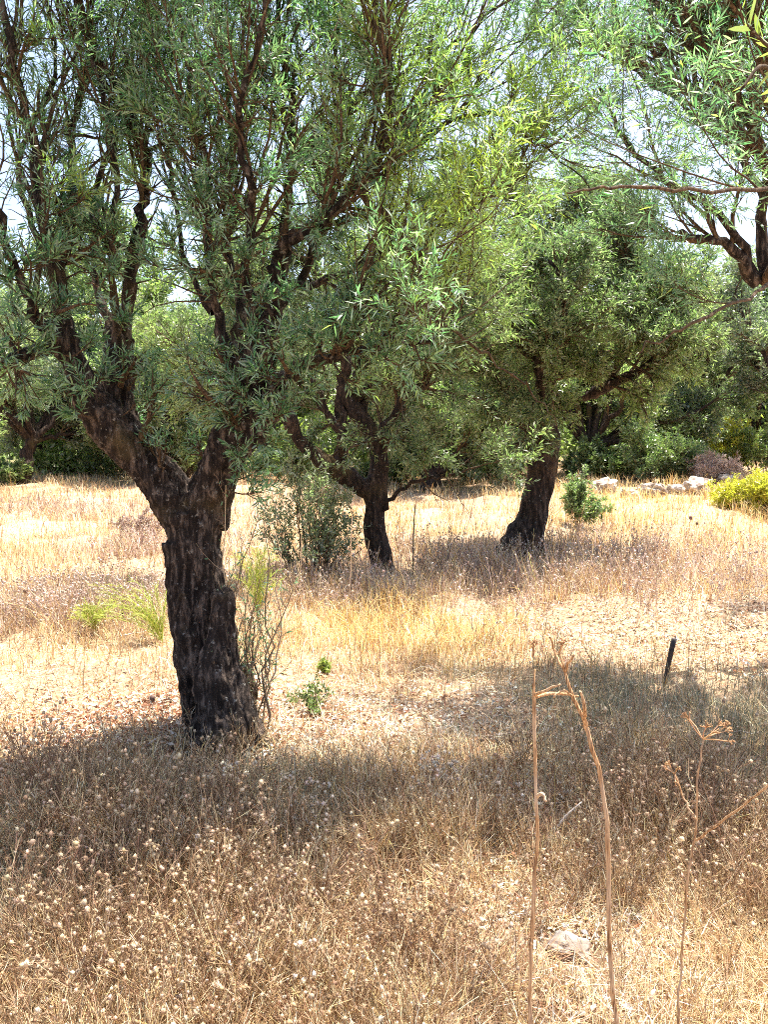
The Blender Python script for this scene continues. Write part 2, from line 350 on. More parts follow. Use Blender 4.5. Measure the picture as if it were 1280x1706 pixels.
# lying straw and thatch
acc = Acc(); n = 120000
x, y = frame_scatter(g, n, 1.5, 14, 1.6)
lit = z_litter(x, y); k = (g.uniform(0, 1, n) < 0.45 + 0.55 * lit) & (((x - SX) ** 2 + (y - SY) ** 2) > 0.010); x, y, lit = x[k], y[k], lit[k]; n = len(x)
th = g.uniform(0, 2 * math.pi, n); l = g.uniform(0.01, 0.06, n) * (1 - 0.3 * lit) * (0.7 + y * 0.1); wd = g.uniform(0.0012, 0.0035, n) * (1 + 0.12 * y) * (1 + 1.0 * lit)
c0 = np.stack([x, y, height(x, y) + g.uniform(0.0, 0.03, n)], 1)
d = unit(np.stack([np.cos(th), np.sin(th), g.normal(size=n) * 0.25], 1)); s = unit(np.cross(d, g.normal(size=(n, 3)) * 0.5 + np.array([0, 0, 1])))
l = l[:, None]; wd = wd[:, None]; bz = np.array([0, 0, 1]) * l * 0.15
V = np.stack([c0 - d*l*0.5 - bz, c0 + s*wd, c0 + d*l*0.5 - bz, c0 - s*wd], 1)
col = pal(g, n, STRAW); kk = g.uniform(0, 1, n) < lit; col[kk] = pal(g, kk.sum(), PALE)
acc.add(V, (np.arange(n) * 4)[:, None] + np.arange(4), None, np.repeat(col[:, None], 4, 1))
tag(acc.build('straw_litter', M_STRAW), 'broken straw and chaff lying flat over the soil', 'litter', kind='stuff')

# long fallen stems, curved over one another
acc = Acc(); n = 3800; x, y = frame_scatter(g, n, 1.5, 7, 1.3); th = g.uniform(0, 2 * math.pi, n); L_ = g.uniform(.08, .32, n)
pts_ = []
for j in range(6):
    t_ = j / 5 - .5; xx = x + np.cos(th + t_ * 1.2) * L_ * t_; yy = y + np.sin(th + t_ * 1.2) * L_ * t_; pts_.append(np.stack([xx, yy, height(xx, yy) + .012 + g.uniform(0, .05, n) * (1 - (2 * t_) ** 2)], 1))
P_ = np.stack(pts_, 1); tubes(acc, P_, (0.0010 * (.6 + .25 * y) * g.uniform(.7, 1.6, n))[:, None] * np.linspace(1.2, .6, 6), 3, pal(g, n, STRAW + PALE))
tag(acc.build('fallen_stems', M_DRY), 'long bleached grass stems lying bent over the ground', 'straw', kind='stuff')
# curled dead leaves
acc = Acc(); n = 11000
cx = np.concatenate([g.normal(-1.25, 0.6, 4500), g.normal(-0.4, 0.7, 2500), g.normal(2.6, 0.9, 3000), g.normal(0.65, 0.25, 1000)])
cy = np.concatenate([g.normal(4.05, 0.35, 4500), g.normal(3.85, 0.4, 2500), g.normal(5.5, 0.6, 3000), g.normal(2.7, 0.5, 1000)])
rd = np.arange(n) < 3600; cx[rd] = g.normal(-1.15, .42, 3600); cy[rd] = g.normal(4.05, .26, 3600)
st_ = ((cx - SX) ** 2 + (cy - SY) ** 2) < 0.04; cx[st_] += 0.35 * np.sign(g.normal(size=st_.sum()))
c0 = np.stack([cx, cy, height(cx, cy) + g.uniform(0.01, 0.05, n)], 1)
d = unit(g.normal(size=(n, 3)) * np.array([1, 1, 0.35])); s = unit(np.cross(d, g.normal(size=(n, 3)) * 0.6 + np.array([0, 0, 1]))); nn = np.cross(s, d)
l = g.uniform(0.015, 0.05, n)[:, None]; wd = g.uniform(0.003, 0.010, n)[:, None]; cu = g.uniform(0.1, 0.5, n)[:, None]
V = np.stack([c0 - d*l*0.5 + nn*l*cu*0.5, c0 + s*wd + nn*wd*0.5, c0 - nn*wd*0.3, c0 - s*wd + nn*wd*0.5, c0 + d*l*0.5 + nn*l*cu*0.5], 1)
o = (np.arange(n) * 5)[:, None]
T = np.concatenate([o + np.array([[0, 1, 2]]), o + np.array([[0, 2, 3]]), o + np.array([[1, 4, 2]]), o + np.array([[2, 4, 3]])])
col = pal(g, n, [(0.78, 0.70, 0.56), (0.70, 0.56, 0.40), (0.45, 0.24, 0.13), (0.34, 0.16, 0.09), (0.60, 0.42, 0.28), (0.72, 0.66, 0.58)])
kr = rd & (g.uniform(0, 1, n) < .55); col[kr] = pal(g, kr.sum(), [(0.30, .13, .07), (.42, .2, .11), (.2, .09, .05)])
acc.add(V, None, T, np.repeat(col[:, None], 5, 1))
tag(acc.build('leaf_litter', M_STRAW), 'curled fallen olive leaves, red brown and bleached', 'leaf litter', kind='stuff')

# ------------------------------------------------------------------ dry wiry brush with fluffy heads
def ico():
    p = (1 + 5 ** 0.5) / 2
    v = unit(np.array([[-1, p, 0], [1, p, 0], [-1, -p, 0], [1, -p, 0], [0, -1, p], [0, 1, p], [0, -1, -p], [0, 1, -p], [p, 0, -1], [p, 0, 1], [-p, 0, -1], [-p, 0, 1]], float))
    f = np.array([[0,11,5],[0,5,1],[0,1,7],[0,7,10],[0,10,11],[1,5,9],[5,11,4],[11,10,2],[10,7,6],[7,1,8],[3,9,4],[3,4,2],[3,2,6],[3,6,8],[3,8,9],[4,9,5],[2,4,11],[6,2,10],[8,6,7],[9,8,1]])
    return v, f
IV, IF = ico()
def heads(acc, g, P, r, stretch, cols, spk=0.25):
    n = len(P); sc = 0.8 * r[:, None, None] * (1 + g.normal(size=(n, 12, 1)) * spk)
    V = P[:, None] + IV[None] * sc * np.array([1, 1, 1]) + IV[None] * sc * np.array([0, 0, stretch])
    acc.add(V, None, (np.arange(n) * 12)[:, None, None] + IF, np.repeat(pal(g, n, cols)[:, None], 12, 1))
    # fluff: fine hairs sticking out
    k = 16; dv = unit(g.normal(size=(n, k, 3)) + np.array([0, 0, 0.3])); s = unit(np.cross(dv, g.normal(size=(n, k, 3)))); rr = r[:, None, None]
    b = P[:, None] + dv * rr * 0.6
    V = np.stack([b - s * rr * 0.10, b + s * rr * 0.10, b + dv * rr * 1.15], 2)
    c2 = np.repeat(pal(g, n, cols, 0.05)[:, None] * 1.1, k * 3, 1)
    acc.add(V, None, np.arange(n * k * 3).reshape(-1, 3), np.clip(c2, 0, 0.85))
def brush(g, x, y, hgt, nst, cols, acc, hacc=None, hp=0.5, hr=(0.004, 0.009), spread=0.45, kids=4, hcols=None):
    n = len(x); N_ = n * nst
    b = np.repeat(np.stack([x, y, height(x, y)], 1), nst, 0) + g.normal(size=(N_, 3)) * np.array([0.02, 0.02, 0])
    d = unit(g.normal(size=(N_, 3)) * spread * np.array([1, 1, 0]) + np.array([0, 0, 1]))
    h = np.repeat(hgt, nst) * g.uniform(0.6, 1.1, N_); out = [b]
    for j in range(4):
        out.append(out[-1] + d * h[:, None] / 4); d = unit(d + g.normal(size=(N_, 3)) * 0.12)
    P = np.stack(out, 1); th = 0.0009 * (0.6 + 0.22 * P[:, 0, 1]); R = th[:, None] * np.linspace(1.3, 0.7, 5)
    tubes(acc, P, R, 3, pal(g, N_, cols))
    tips = [P[:, -1]]
    if kids:
        P2, R2 = grow(g, P, R, N_ * kids, (0.3, 0.98), (0.03, 0.11), 0.7, (0.4, 0.9), 0.25, 0.1, 2)
        R2 = np.maximum(R2, 0.0006 * (0.5 + 0.2 * P2[:, :1, 1]))
        tubes(acc, P2, R2, 3, pal(g, len(P2), cols)); tips.append(P2[:, -1])
    if hacc is not None:
        T_ = np.concatenate(tips); T_ = T_[g.uniform(0, 1, len(T_)) < hp]
        if len(T_): heads(hacc, g, T_, g.uniform(*hr, len(T_)), 0.25, hcols or [(0.62, 0.50, 0.36)])
g = rng(21)
acc, ha = Acc(), Acc()
x, y = frame_scatter(g, 26000, 1.6, 4.6, 1.3); k = g.uniform(0, 1, len(x)) < z_clover(x, y) * 0.20 * np.clip(0.75 + 2.4 * sn(np.stack([x, y, 0 * x], 1), 3.1, 1.) + 1.2 * sn(np.stack([x, y, 0 * x], 1), 8, 2.), 0.04, 2.6)
k &= ((x - SX) ** 2 + (y - SY) ** 2) > 0.022; x, y = x[k], y[k]
brush(g, x, y, g.uniform(0.10, 0.27, len(x)), 6, BROWN + STRAW, acc, ha, 0.07, (0.002, 0.006), hcols=[(0.56, 0.45, 0.31), (0.48, 0.36, 0.23), (0.68, 0.58, 0.44), (0.40, 0.28, 0.17)])
tag(acc.build('dry_clover', M_DRY), 'tangled brown wiry stems of dead clover filling the foreground', 'dry weeds', kind='stuff')
tag(ha.build('clover_heads', M_STRAW), 'fluffy cream clover seed heads above the brown stems', 'seed heads', kind='stuff')
acc, ha = Acc(), Acc()
x = np.concatenate([g.normal(1.2, 0.34, 44), g.normal(-1.0, 0.4, 50), g.normal(-0.25, 0.35, 30), g.normal(-0.6, .35, 34)]); y = np.concatenate([g.normal(3.0, 0.33, 44), g.normal(2.75, 0.33, 50), g.normal(2.25, 0.2, 30), g.normal(2.05, .15, 34)])
brush(g, x, y, g.uniform(0.16, 0.42, len(x)), 12, BROWN, acc, ha, 0.26, (0.0045, 0.0088), kids=6, spread=0.55, hcols=[(0.42, 0.29, 0.17), (0.54, 0.40, 0.26), (0.34, 0.22, 0.13), (0.62, 0.49, 0.34)])
x = np.array([-1.25, -0.95, -0.62, -1.1, -0.3, 0.1, 1.0, 1.25, 1.45, 1.1, -0.8, -1.5]); y = np.array([2.9, 2.5, 2.75, 2.2, 2.35, 2.1, 3.1, 2.75, 3.3, 2.45, 2.05, 3.2])
brush(g, x, y, g.uniform(0.36, 0.50, len(x)), 26, [(0.26, .16, .10), (.36, .23, .14), (.16, .09, .06)], acc, ha, 0.2, (0.005, 0.0095), kids=9, spread=0.62, hcols=[(0.46, 0.33, 0.21), (0.58, 0.45, 0.31)])
x = np.concatenate([g.normal(0.28, 0.13, 12), g.normal(1.55, 0.1, 6), g.normal(-0.8, 0.5, 16), g.normal(-.35, .3, 9)]); y = np.concatenate([g.normal(3.15, 0.12, 12), g.normal(2.95, 0.1, 6), g.normal(2.9, 0.35, 16), g.normal(2.1, .15, 9)])
brush(g, x, y, g.uniform(0.14, 0.24, len(x)), 7, BROWN, acc, ha, 0.5, (0.005, 0.009), kids=3, hcols=[(0.64, 0.52, 0.40), (0.70, 0.60, 0.48)])
tag(acc.build('dead_weeds', M_DRY), 'taller brown branching dead weeds with headed tips in the foreground', 'dry weeds', kind='stuff')
tag(ha.build('weed_heads', M_STRAW), 'brown and cream seed heads on the taller dead weeds', 'seed heads', kind='stuff')
acc, ha = Acc(), Acc()
x, y = frame_scatter(g, 60000, 5.2, 15, 1.2); P_ = np.stack([x, y, 0 * x], 1); k = g.uniform(0, 1, len(x)) < z_lav(x, y) * 0.12 * np.clip(0.8 + 1.6 * sn(P_, 1.3, 4) + sn(P_, 4, 1), 0.05, 2); x, y = x[k], y[k]
brush(g, x, y, g.uniform(0.10, 0.46, len(x)), 4, LAV + STRAW[:3], acc, ha, 0.25, (0.006, 0.012), kids=3, hcols=[(0.60, 0.48, 0.41), (0.70, 0.60, 0.52), (0.46, 0.34, 0.28)])
tag(acc.build('dry_brush', M_DRY), 'grey lavender dead brushwood standing between the olive trees', 'dry weeds', kind='stuff')
tag(ha.build('brush_heads', M_STRAW), 'pale mauve seed tufts on the grey brushwood', 'seed heads', kind='stuff')
acc = Acc()
x, y = frame_scatter(g, 2600, 2.2, 20, 1.2); k = z_litter(x, y) < 0.5; x, y = x[k], y[k]
brush(g, x, y, g.uniform(0.15, 0.42, len(x)) * np.clip(y / 5, 0.5, 1.1), 2, STRAW + GOLD + BROWN, acc, None, kids=3, spread=0.3)
tag(acc.build('tall_grass_stems', M_DRY), 'taller branching straw stems scattered over the field', 'grass stems', kind='stuff')
# grey green low tufts in the shade
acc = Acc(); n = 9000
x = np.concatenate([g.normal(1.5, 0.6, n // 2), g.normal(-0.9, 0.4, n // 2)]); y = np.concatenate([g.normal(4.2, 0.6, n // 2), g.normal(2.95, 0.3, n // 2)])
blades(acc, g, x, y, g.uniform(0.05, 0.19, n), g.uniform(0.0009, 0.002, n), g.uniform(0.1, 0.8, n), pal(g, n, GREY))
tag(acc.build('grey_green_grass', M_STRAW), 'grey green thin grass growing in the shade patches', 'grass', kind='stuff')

# ------------------------------------------------------------------ trees
def bark_body(name, lines, mat, parent, voxel, amp, furrow=22, seed=0.0):
    """one continuous gnarled body: tapered tubes fused by a voxel remesh, then furrowed"""
    a = Acc()
    for s in lines:
        a2 = resample(s, max(6, len(s)))
        tubes(a, a2[None, :, :3], a2[None, :, 3], 12)
        k = 12; base = a.n - len(a2) * k
        a.t.append(np.stack([np.full(k - 2, 0), np.arange(2, k), np.arange(1, k - 1)], -1) + base)
    o = a.build(name, mat, None)
    md = o.modifiers.new('r', 'REMESH'); md.mode = 'VOXEL'; md.voxel_size = voxel
    m2 = o.modifiers.new('s', 'SMOOTH'); m2.factor = 0.5; m2.iterations = 24
    dg = bpy.context.evaluated_depsgraph_get(); me = bpy.data.meshes.new_from_object(o.evaluated_get(dg))
    o.modifiers.clear(); old = o.data; o.data = me; bpy.data.meshes.remove(old); me.name = name
    if not me.materials: me.materials.append(mat)
    n = len(me.vertices); co = np.zeros(n * 3, np.float32); me.vertices.foreach_get('co', co); nr = np.zeros(n * 3, np.float32); me.vertices.foreach_get('normal', nr)
    co = co.reshape(-1, 3); nr = nr.reshape(-1, 3); dd = np.empty(n)
    for i in range(n):
        x, y, z = co[i]
        q = Vector((x * furrow + seed, y * furrow, z * furrow * 0.28)); big = Vector((x * 4.5, y * 4.5 + seed, z * 3.0))
        dd[i] = (1 - abs(mn.noise(q)) * 2.6) * 0.55 + 0.35 * mn.noise(q * 2.3) + 1.9 * mn.noise(big) + 0.9 * mn.noise(Vector((x * 11 + z * 3 + seed, y * 11, z * 2.2)))
    co = co + nr * (dd * amp)[:, None] - (np.array(parent.location) if parent else 0); me.vertices.foreach_set('co', co.astype(np.float32).ravel())
    me.polygons.foreach_set('use_smooth', np.full(len(me.polygons), True)); me.update(); o.parent = parent
    return o
def stack(lines, n=14):
    r = [resample(s, n) for s in lines]; r = np.array(r); return r[:, :, :3], r[:, :, 3]
def crown(root, lines, g, n1, n2, n3, l1, l2, l3, per, L, W, fine, mleaf, mtwig, up=0.35, yel=None, keep=None, wt=None, t1=(0.25, 1), sp1=(0.3, 0.8), name='crown', dead=0, pre=None):
    P0, R0 = stack(lines)
    tw, lf = pre or (Acc(), Acc())
    P1, R1 = grow(g, P0, R0, n1, t1, l1, 0.5, sp1, up, 0.13, 7, rmax=0.022, wt=wt)
    P2, R2 = grow(g, P1, R1, n2, (0.12, 1), l2, 0.55, (0.3, 0.9), up * 0.4, 0.14, 5, rmax=0.007)
    P3, R3 = grow(g, P2, R2, n3, (0.1, 1), l3, 0.6, (0.3, 0.9), 0.05, 0.14, 3, rmax=0.003)
    tubes(tw, P1, R1, 6); tubes(tw, P2, R2, 4); tubes(tw, P3, R3, 3)
    if dead:
        P4, R4 = grow(g, P0, R0, dead, (0.15, 0.8), (0.1, 0.4), 0.25, (0.6, 1.4), -0.05, 0.25, 4, rmax=0.006); tubes(tw, P4, R4, 4)
    for P, per_ in ((P3, per), (P2, per + 2)):
        p, d = leaf_seeds(g, P, per_, 0.1, keep=keep); leaves(lf, g, p, d, L, W, fine, yel)
    c = lf.build(name, mleaf, root); b = tw.build('twigs', mtwig, c); return c
def ynoise(base, amp, f=1.3, s=0.0, spots=()):
    def fn(p, g):
        v = base + amp * sn(p, f, s) + amp * 0.6 * sn(p, f * 4, s + 1)
        for q, r, a in spots: v = v + a * np.exp(-((p - q) ** 2).sum(1) / r ** 2)
        return np.clip(v + g.normal(size=len(p)) * 0.07 + (g.uniform(0, 1, len(p)) > 0.985) * 0.6, 0, 1)
    return fn
def root_line(x, y, z, dx, dy, r):
    return np.array([[x, y, z + 0.8, r * .4], [x + dx * .25, y + dy * .25, z + 0.25, r * .7], [x + dx * 0.62, y + dy * 0.62, z + 0.03, r * .7], [x + dx * 1.1, y + dy * 1.1, z - 0.07, r * 0.5]])

# --- the near olive tree
T1 = gpt(372, 1240)
t1 = empty('olive_tree', (T1[0], T1[1], T1[2]), 'large gnarled olive tree in the left foreground with a forked dark trunk', 'tree', 'olive trees in the grove')
D = 3.92
trunk = pline([(375, 1290, D, .20), (370, 1225, D, .162), (361, 1160, D, .14), (349, 1080, D, .127), (334, 990, D, .122), (322, 910, D, .126), (315, 850, D, .138)])
A0 = pline([(312, 868, D, .115), (262, 800, 3.9, .098), (220, 745, 3.86, .09), (172, 695, 3.83, .077), (133, 640, 3.8, .07), (108, 555, 3.78, .055)])
B0 = pline([(275, 815, D, .085), (240, 765, 3.95, .085), (210, 700, 4.0, .08), (198, 630, 4.03, .068), (205, 560, 4.05, .055)])
C0 = pline([(335, 865, D, .12), (362, 790, 3.9, .10), (388, 725, 3.86, .095), (415, 655, 3.83, .085), (438, 575, 3.8, .072), (455, 490, 3.8, .06)])
F0 = pline([(385, 740, 3.86, .085), (432, 690, 3.75, .075), (470, 640, 3.68, .055)])
bark_body('trunk', [trunk, A0, B0, C0, F0, root_line(T1[0], T1[1], 0, -0.24, -0.10, .10), root_line(T1[0], T1[1], 0, 0.24, -0.02, .11), root_line(T1[0], T1[1], 0, 0.03, -0.26, .10), root_line(T1[0], T1[1], 0, 0.16, -0.2, .08), root_line(T1[0], T1[1], 0, -0.15, -0.22, .07),
     pline([(398, 1240, 3.83, .075), (374, 1110, 3.83, .062), (346, 1000, 3.84, .055), (340, 900, 3.86, .06), (345, 840, 3.9, .09)]),
     pline([(330, 1230, 3.85, .08), (322, 1110, 3.84, .07), (305, 1000, 3.85, .07), (292, 900, 3.86, .08)]),
     pline([(412, 1235, 3.9, .06), (414, 1170, 3.9, .045), (408, 1110, 3.9, .03)])], M_BARK, t1, 0.007, 0.024, 26)
limbs1 = [
    [(108, 560, 3.78, .07), (92, 450, 3.75, .06), (62, 300, 3.7, .05), (38, 160, 3.65, .04), (5, 30, 3.6, .032), (-30, -150, 3.6, .02)],
    [(112, 570, 3.78, .06), (100, 470, 3.9, .05), (122, 340, 4.0, .04), (118, 220, 4.1, .035), (150, 80, 4.2, .025), (140, -120, 4.3, .016)],
    [(205, 570, 4.05, .07), (215, 480, 4.05, .062), (230, 390, 4.0, .055), (242, 300, 4.0, .045), (222, 200, 3.95, .04), (160, 90, 3.9, .03), (120, -60, 3.85, .02)],
    [(204, 590, 4.05, .055), (165, 500, 4.2, .045), (158, 380, 4.3, .035), (175, 250, 4.35, .03), (215, 120, 4.4, .022), (235, -60, 4.4, .014)],
    [(455, 500, 3.8, .075), (466, 420, 3.75, .065), (520, 385, 3.65, .045), (590, 315, 3.5, .038), (640, 210, 3.4, .032), (652, 120, 3.35, .026), (625, 20, 3.3, .018), (640, -120, 3.3, .01)],
    [(455, 510, 3.8, .065), (474, 400, 3.85, .05), (486, 290, 3.9, .042), (480, 150, 3.95, .034), (468, 10, 4.0, .025), (470, -140, 4.0, .015)],
    [(415, 660, 3.83, .055), (378, 585, 3.8, .045), (358, 510, 3.75, .04), (345, 420, 3.7, .034), (350, 310, 3.65, .03), (318, 180, 3.6, .022), (300, 20, 3.55, .016), (290, -130, 3.5, .01)],
    [(382, 600, 3.8, .045), (400, 520, 3.9, .04), (380, 400, 4.05, .034), (388, 260, 4.1, .03), (375, 120, 4.15, .024), (372, -80, 4.2, .015)],
    [(440, 560, 3.8, .06), (410, 460, 3.7, .045), (420, 340, 3.55, .035), (400, 200, 3.4, .027), (430, 60, 3.3, .02), (440, -120, 3.2, .012)],
    [(470, 645, 3.68, .06), (520, 600, 3.62, .04), (590, 590, 3.6, .028), (660, 570, 3.55, .018), (730, 560, 3.5, .01)],
    [(460, 480, 3.8, .05), (540, 470, 3.8, .03), (620, 430, 3.8, .024), (720, 390, 3.75, .018), (810, 330, 3.7, .012), (880, 300, 3.7, .007)],
    [(466, 420, 3.75, .045), (540, 350, 3.7, .033), (640, 290, 3.7, .026), (740, 210, 3.7, .02), (830, 190, 3.7, .014), (900, 240, 3.7, .009), (990, 310, 3.7, .005)],
    [(480, 300, 3.9, .035), (560, 200, 3.9, .027), (660, 130, 3.85, .02), (760, 70, 3.8, .014), (850, 0, 3.8, .009)],
    [(108, 570, 3.78, .055), (50, 590, 3.65, .045), (-10, 600, 3.5, .038), (-120, 560, 3.4, .03), (-240, 480, 3.3, .02)],
    [(112, 600, 3.78, .05), (60, 520, 3.6, .038), (20, 430, 3.5, .03), (-20, 320, 3.4, .022), (-60, 180, 3.3, .015)],
    [(540, 470, 3.8, .018), (640, 520, 3.7, .013), (700, 525, 3.65, .012), (760, 555, 3.6, .010), (830, 610, 3.6, .008), (890, 655, 3.6, .006), (932, 712, 3.6, .003)],
    [(210, 600, 4.05, .04), (185, 480, 3.95, .035), (190, 350, 3.9, .03), (185, 200, 3.85, .024), (140, 60, 3.8, .018), (120, -60, 3.8, .01)],
    [(355, 520, 3.8, .035), (310, 440, 3.9, .028), (290, 330, 4.0, .022), (280, 200, 4.05, .018), (250, 60, 4.1, .014), (240, -60, 4.1, .008)],
    [(455, 520, 3.8, .04), (510, 440, 3.9, .034), (560, 330, 4.0, .026), (570, 200, 4.05, .022), (560, 60, 4.1, .016), (550, -60, 4.1, .009)],
    [(100, 500, 3.78, .035), (60, 400, 3.9, .03), (30, 270, 3.95, .024), (90, 130, 4.0, .018), (80, -40, 4.0, .01)],
    [(590, 315, 3.5, .03), (660, 380, 3.4, .02), (700, 470, 3.3, .014), (720, 560, 3.2, .007)],
]
L1 = [pline([(a_, b_, c_, d_ * (0.50 if b_ < 520 else 0.66)) for a_, b_, c_, d_ in r], 0.010, 50 + i) for i, r in enumerate(limbs1)]
for i, s in enumerate(L1):
    a = Acc(); s2 = s.copy(); s2[:, 3] *= 1 + 0.09 * rng(i).normal(size=len(s2)); tubes(a, s2[None, :, :3], s2[None, :, 3], 10, rough=0.06, seed=i)
    a.build('limb', M_TWIG if i in (15, len(L1) - 1) else M_BARK, t1)
def keep1(p):
    q = (p[:, 0] + 0.72) ** 2 + (p[:, 1] - 3.85) ** 2 < 0.09
    return p[:, 2] > np.where(q, 1.18, 1.5 + 0.1 * sn(p, 3, 1))
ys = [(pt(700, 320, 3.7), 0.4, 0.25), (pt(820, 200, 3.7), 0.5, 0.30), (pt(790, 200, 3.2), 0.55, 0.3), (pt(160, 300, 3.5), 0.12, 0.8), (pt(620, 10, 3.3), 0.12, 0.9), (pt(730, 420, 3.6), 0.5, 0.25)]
wt1 = np.ones(len(L1)); wt1[[0, 1, 2, 3, 13, 14, 16, 19]] = 0.5; wt1[15] = 0.02; wt1[9] = 1.8; wt1[10] = 1.5; wt1[11] = 1.5
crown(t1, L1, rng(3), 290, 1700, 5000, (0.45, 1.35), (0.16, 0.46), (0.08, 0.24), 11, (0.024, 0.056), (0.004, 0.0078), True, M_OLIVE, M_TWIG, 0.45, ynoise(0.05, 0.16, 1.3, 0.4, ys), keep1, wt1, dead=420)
crown(t1, L1[:9], rng(40), 50, 450, 1900, (0.3, 0.9), (0.2, 0.45), (0.1, 0.25), 9, (0.05, 0.08), (0.012, 0.02), False, M_OLIVE, M_TWIG, 0.3, ynoise(0, 0.1), lambda p: p[:, 2] > 1.65 + 0.50 * p[:, 1], None, (0.75, 1), name='added_shade_crown')  # coarse foliage added above the view to deepen the shade at lower left
# leafy sprays growing out of the limbs
g = rng(66); allp = np.concatenate([q_[:, :3] for q_ in [A0, B0, C0, F0] + L1]); tw, lf = Acc(), Acc()
SP = [(160, 310, 3.5, .5), (110, 290, 3.5, .4), (215, 300, 3.5, .3), (45, 440, 3.5, 0), (100, 520, 3.6, 0), (60, 590, 3.55, .1), (140, 640, 3.5, 0), (30, 650, 3.6, .1), (350, 580, 3.6, 0), (430, 620, 3.5, 0), (470, 690, 3.45, 0), (420, 790, 3.6, 0), (455, 740, 3.55, 0), (390, 650, 3.5, 0),
      (560, 570, 3.4, .05), (620, 580, 3.4, .05), (690, 570, 3.4, .15), (520, 560, 3.4, 0), (500, 620, 3.5, 0), (650, 540, 3.5, .1), (230, 180, 3.5, .1), (320, 210, 3.5, .2), (60, 60, 3.5, .3), (640, 30, 3.4, .8), (610, 60, 3.4, .5), (760, 160, 3.5, .5), (820, 210, 3.5, .6), (740, 260, 3.5, .4), (700, 330, 3.5, .3), (860, 140, 3.5, .5),
      (720, 130, 3.6, .4), (800, 280, 3.6, .4), (880, 230, 3.6, .5), (780, 100, 3.7, .4), (660, 470, 3.5, .1), (600, 500, 3.5, 0), (250, 640, 3.8, 0), (20, 520, 3.6, 0), (330, 330, 3.5, 0), (440, 300, 3.4, 0), (540, 120, 3.4, .2), (60, 500, 3.5, .05), (100, 420, 3.5, 0), (180, 450, 3.7, 0), (205, 530, 3.8, 0), (150, 570, 3.6, 0), (235, 430, 3.8, 0), (370, 480, 3.6, 0), (410, 430, 3.55, 0), (440, 500, 3.6, 0), (485, 560, 3.5, 0), (540, 520, 3.45, .05), (585, 535, 3.4, .1), (425, 560, 3.6, 0), (375, 700, 3.65, 0), (445, 680, 3.45, 0), (120, 680, 3.6, 0), (175, 625, 3.8, 0), (90, 640, 3.6, .1), (10, 600, 3.4, .05), (30, 560, 3.5, 0), (15, 470, 3.5, 0), (480, 480, 3.5, 0), (400, 760, 3.6, 0), (440, 820, 3.62, 0), (640, 600, 3.4, .1), (710, 600, 3.5, .1), (520, 650, 3.5, .1), (600, 640, 3.5, .2), (190, 380, 3.7, .1), (290, 400, 3.8, .1), (500, 250, 3.5, 0), (580, 230, 3.5, .1), (350, 100, 3.5, .1), (450, 100, 3.5, .1), (680, 220, 3.5, .3), (770, 330, 3.6, .3)]
for px, py, Yd, yl in SP:
    c = pt(px, py, Yd); q_ = allp[np.argmin(((allp - c) ** 2).sum(1) + 0.6 * np.clip(allp[:, 2] - c[2], 0, 1))]
    m_ = (q_ + c) / 2 + np.array([0, 0, -.03]); st = smoothline(np.array([[*q_, .005], [*m_, .004], [*c, .002]])); st = resample(st, 8)
    P, Rr = st[None, :, :3], st[None, :, 3]; tubes(tw, P, Rr, 5)
    P2, R2 = grow(g, P, Rr, 11, (.55, 1), (.10, .24), .7, (.3, 1.0), .25, .12, 4); tubes(tw, P2, R2, 4)
    p, d = leaf_seeds(g, P2, 14, .08, (.4, .9)); leaves(lf, g, p, d, (.03, .062), (.0055, .0095), True, lambda p, g, y_=yl: np.clip(y_ + g.normal(size=len(p)) * .12, 0, 1))
crown(t1, [A0, C0, F0, B0] + L1[:10] + L1[13:15], rng(4), 140, 600, 2000, (0.12, 0.5), (0.08, 0.25), (0.05, 0.16), 9, (0.026, 0.055), (0.004, 0.0085), True, M_OLIVE, M_TWIG, 0.15, ynoise(0.0, 0.12, 1.3, 3), keep1, None, (0.15, 0.7), (0.8, 1.5), 'inner_foliage', pre=(tw, lf))
# suckers at the foot of the trunk
g = rng(5)
for i in range(20):
    bx = 390 + g.uniform(-15, 60); ex = bx + g.uniform(-40, 80); ey = g.uniform(800, 1090)
    s = pline([(bx, 1225, 3.8, .0055), ((bx + ex) / 2 + g.uniform(-28, 28), (1225 + ey) / 2, 3.78, .0038), (ex, ey, 3.75 + g.uniform(-.15, .15), .0015)], 0.012, i)
    a = Acc(); cs_ = [(.34, .24, .15), (.22, .15, .10), (.45, .33, .22)]; tubes(a, s[None, :, :3], s[None, :, 3], 5, pal(g, 1, cs_))
    P2, R2 = grow(g, *stack([s]), 16, (0.2, 1), (0.05, 0.26), 0.6, (0.4, 1.1), 0.25, 0.22, 4); tubes(a, P2, R2, 3, pal(g, len(P2), cs_))
    o = a.build('shoot', M_DRY, t1); p, d = leaf_seeds(g, P2, 4); k = g.uniform(0, 1, len(p)) < 0.5; lf = Acc(); leaves(lf, g, p[k], d[k], (0.02, 0.04), (0.005, 0.009)); lf.build('leaves', M_OLIVE, o)

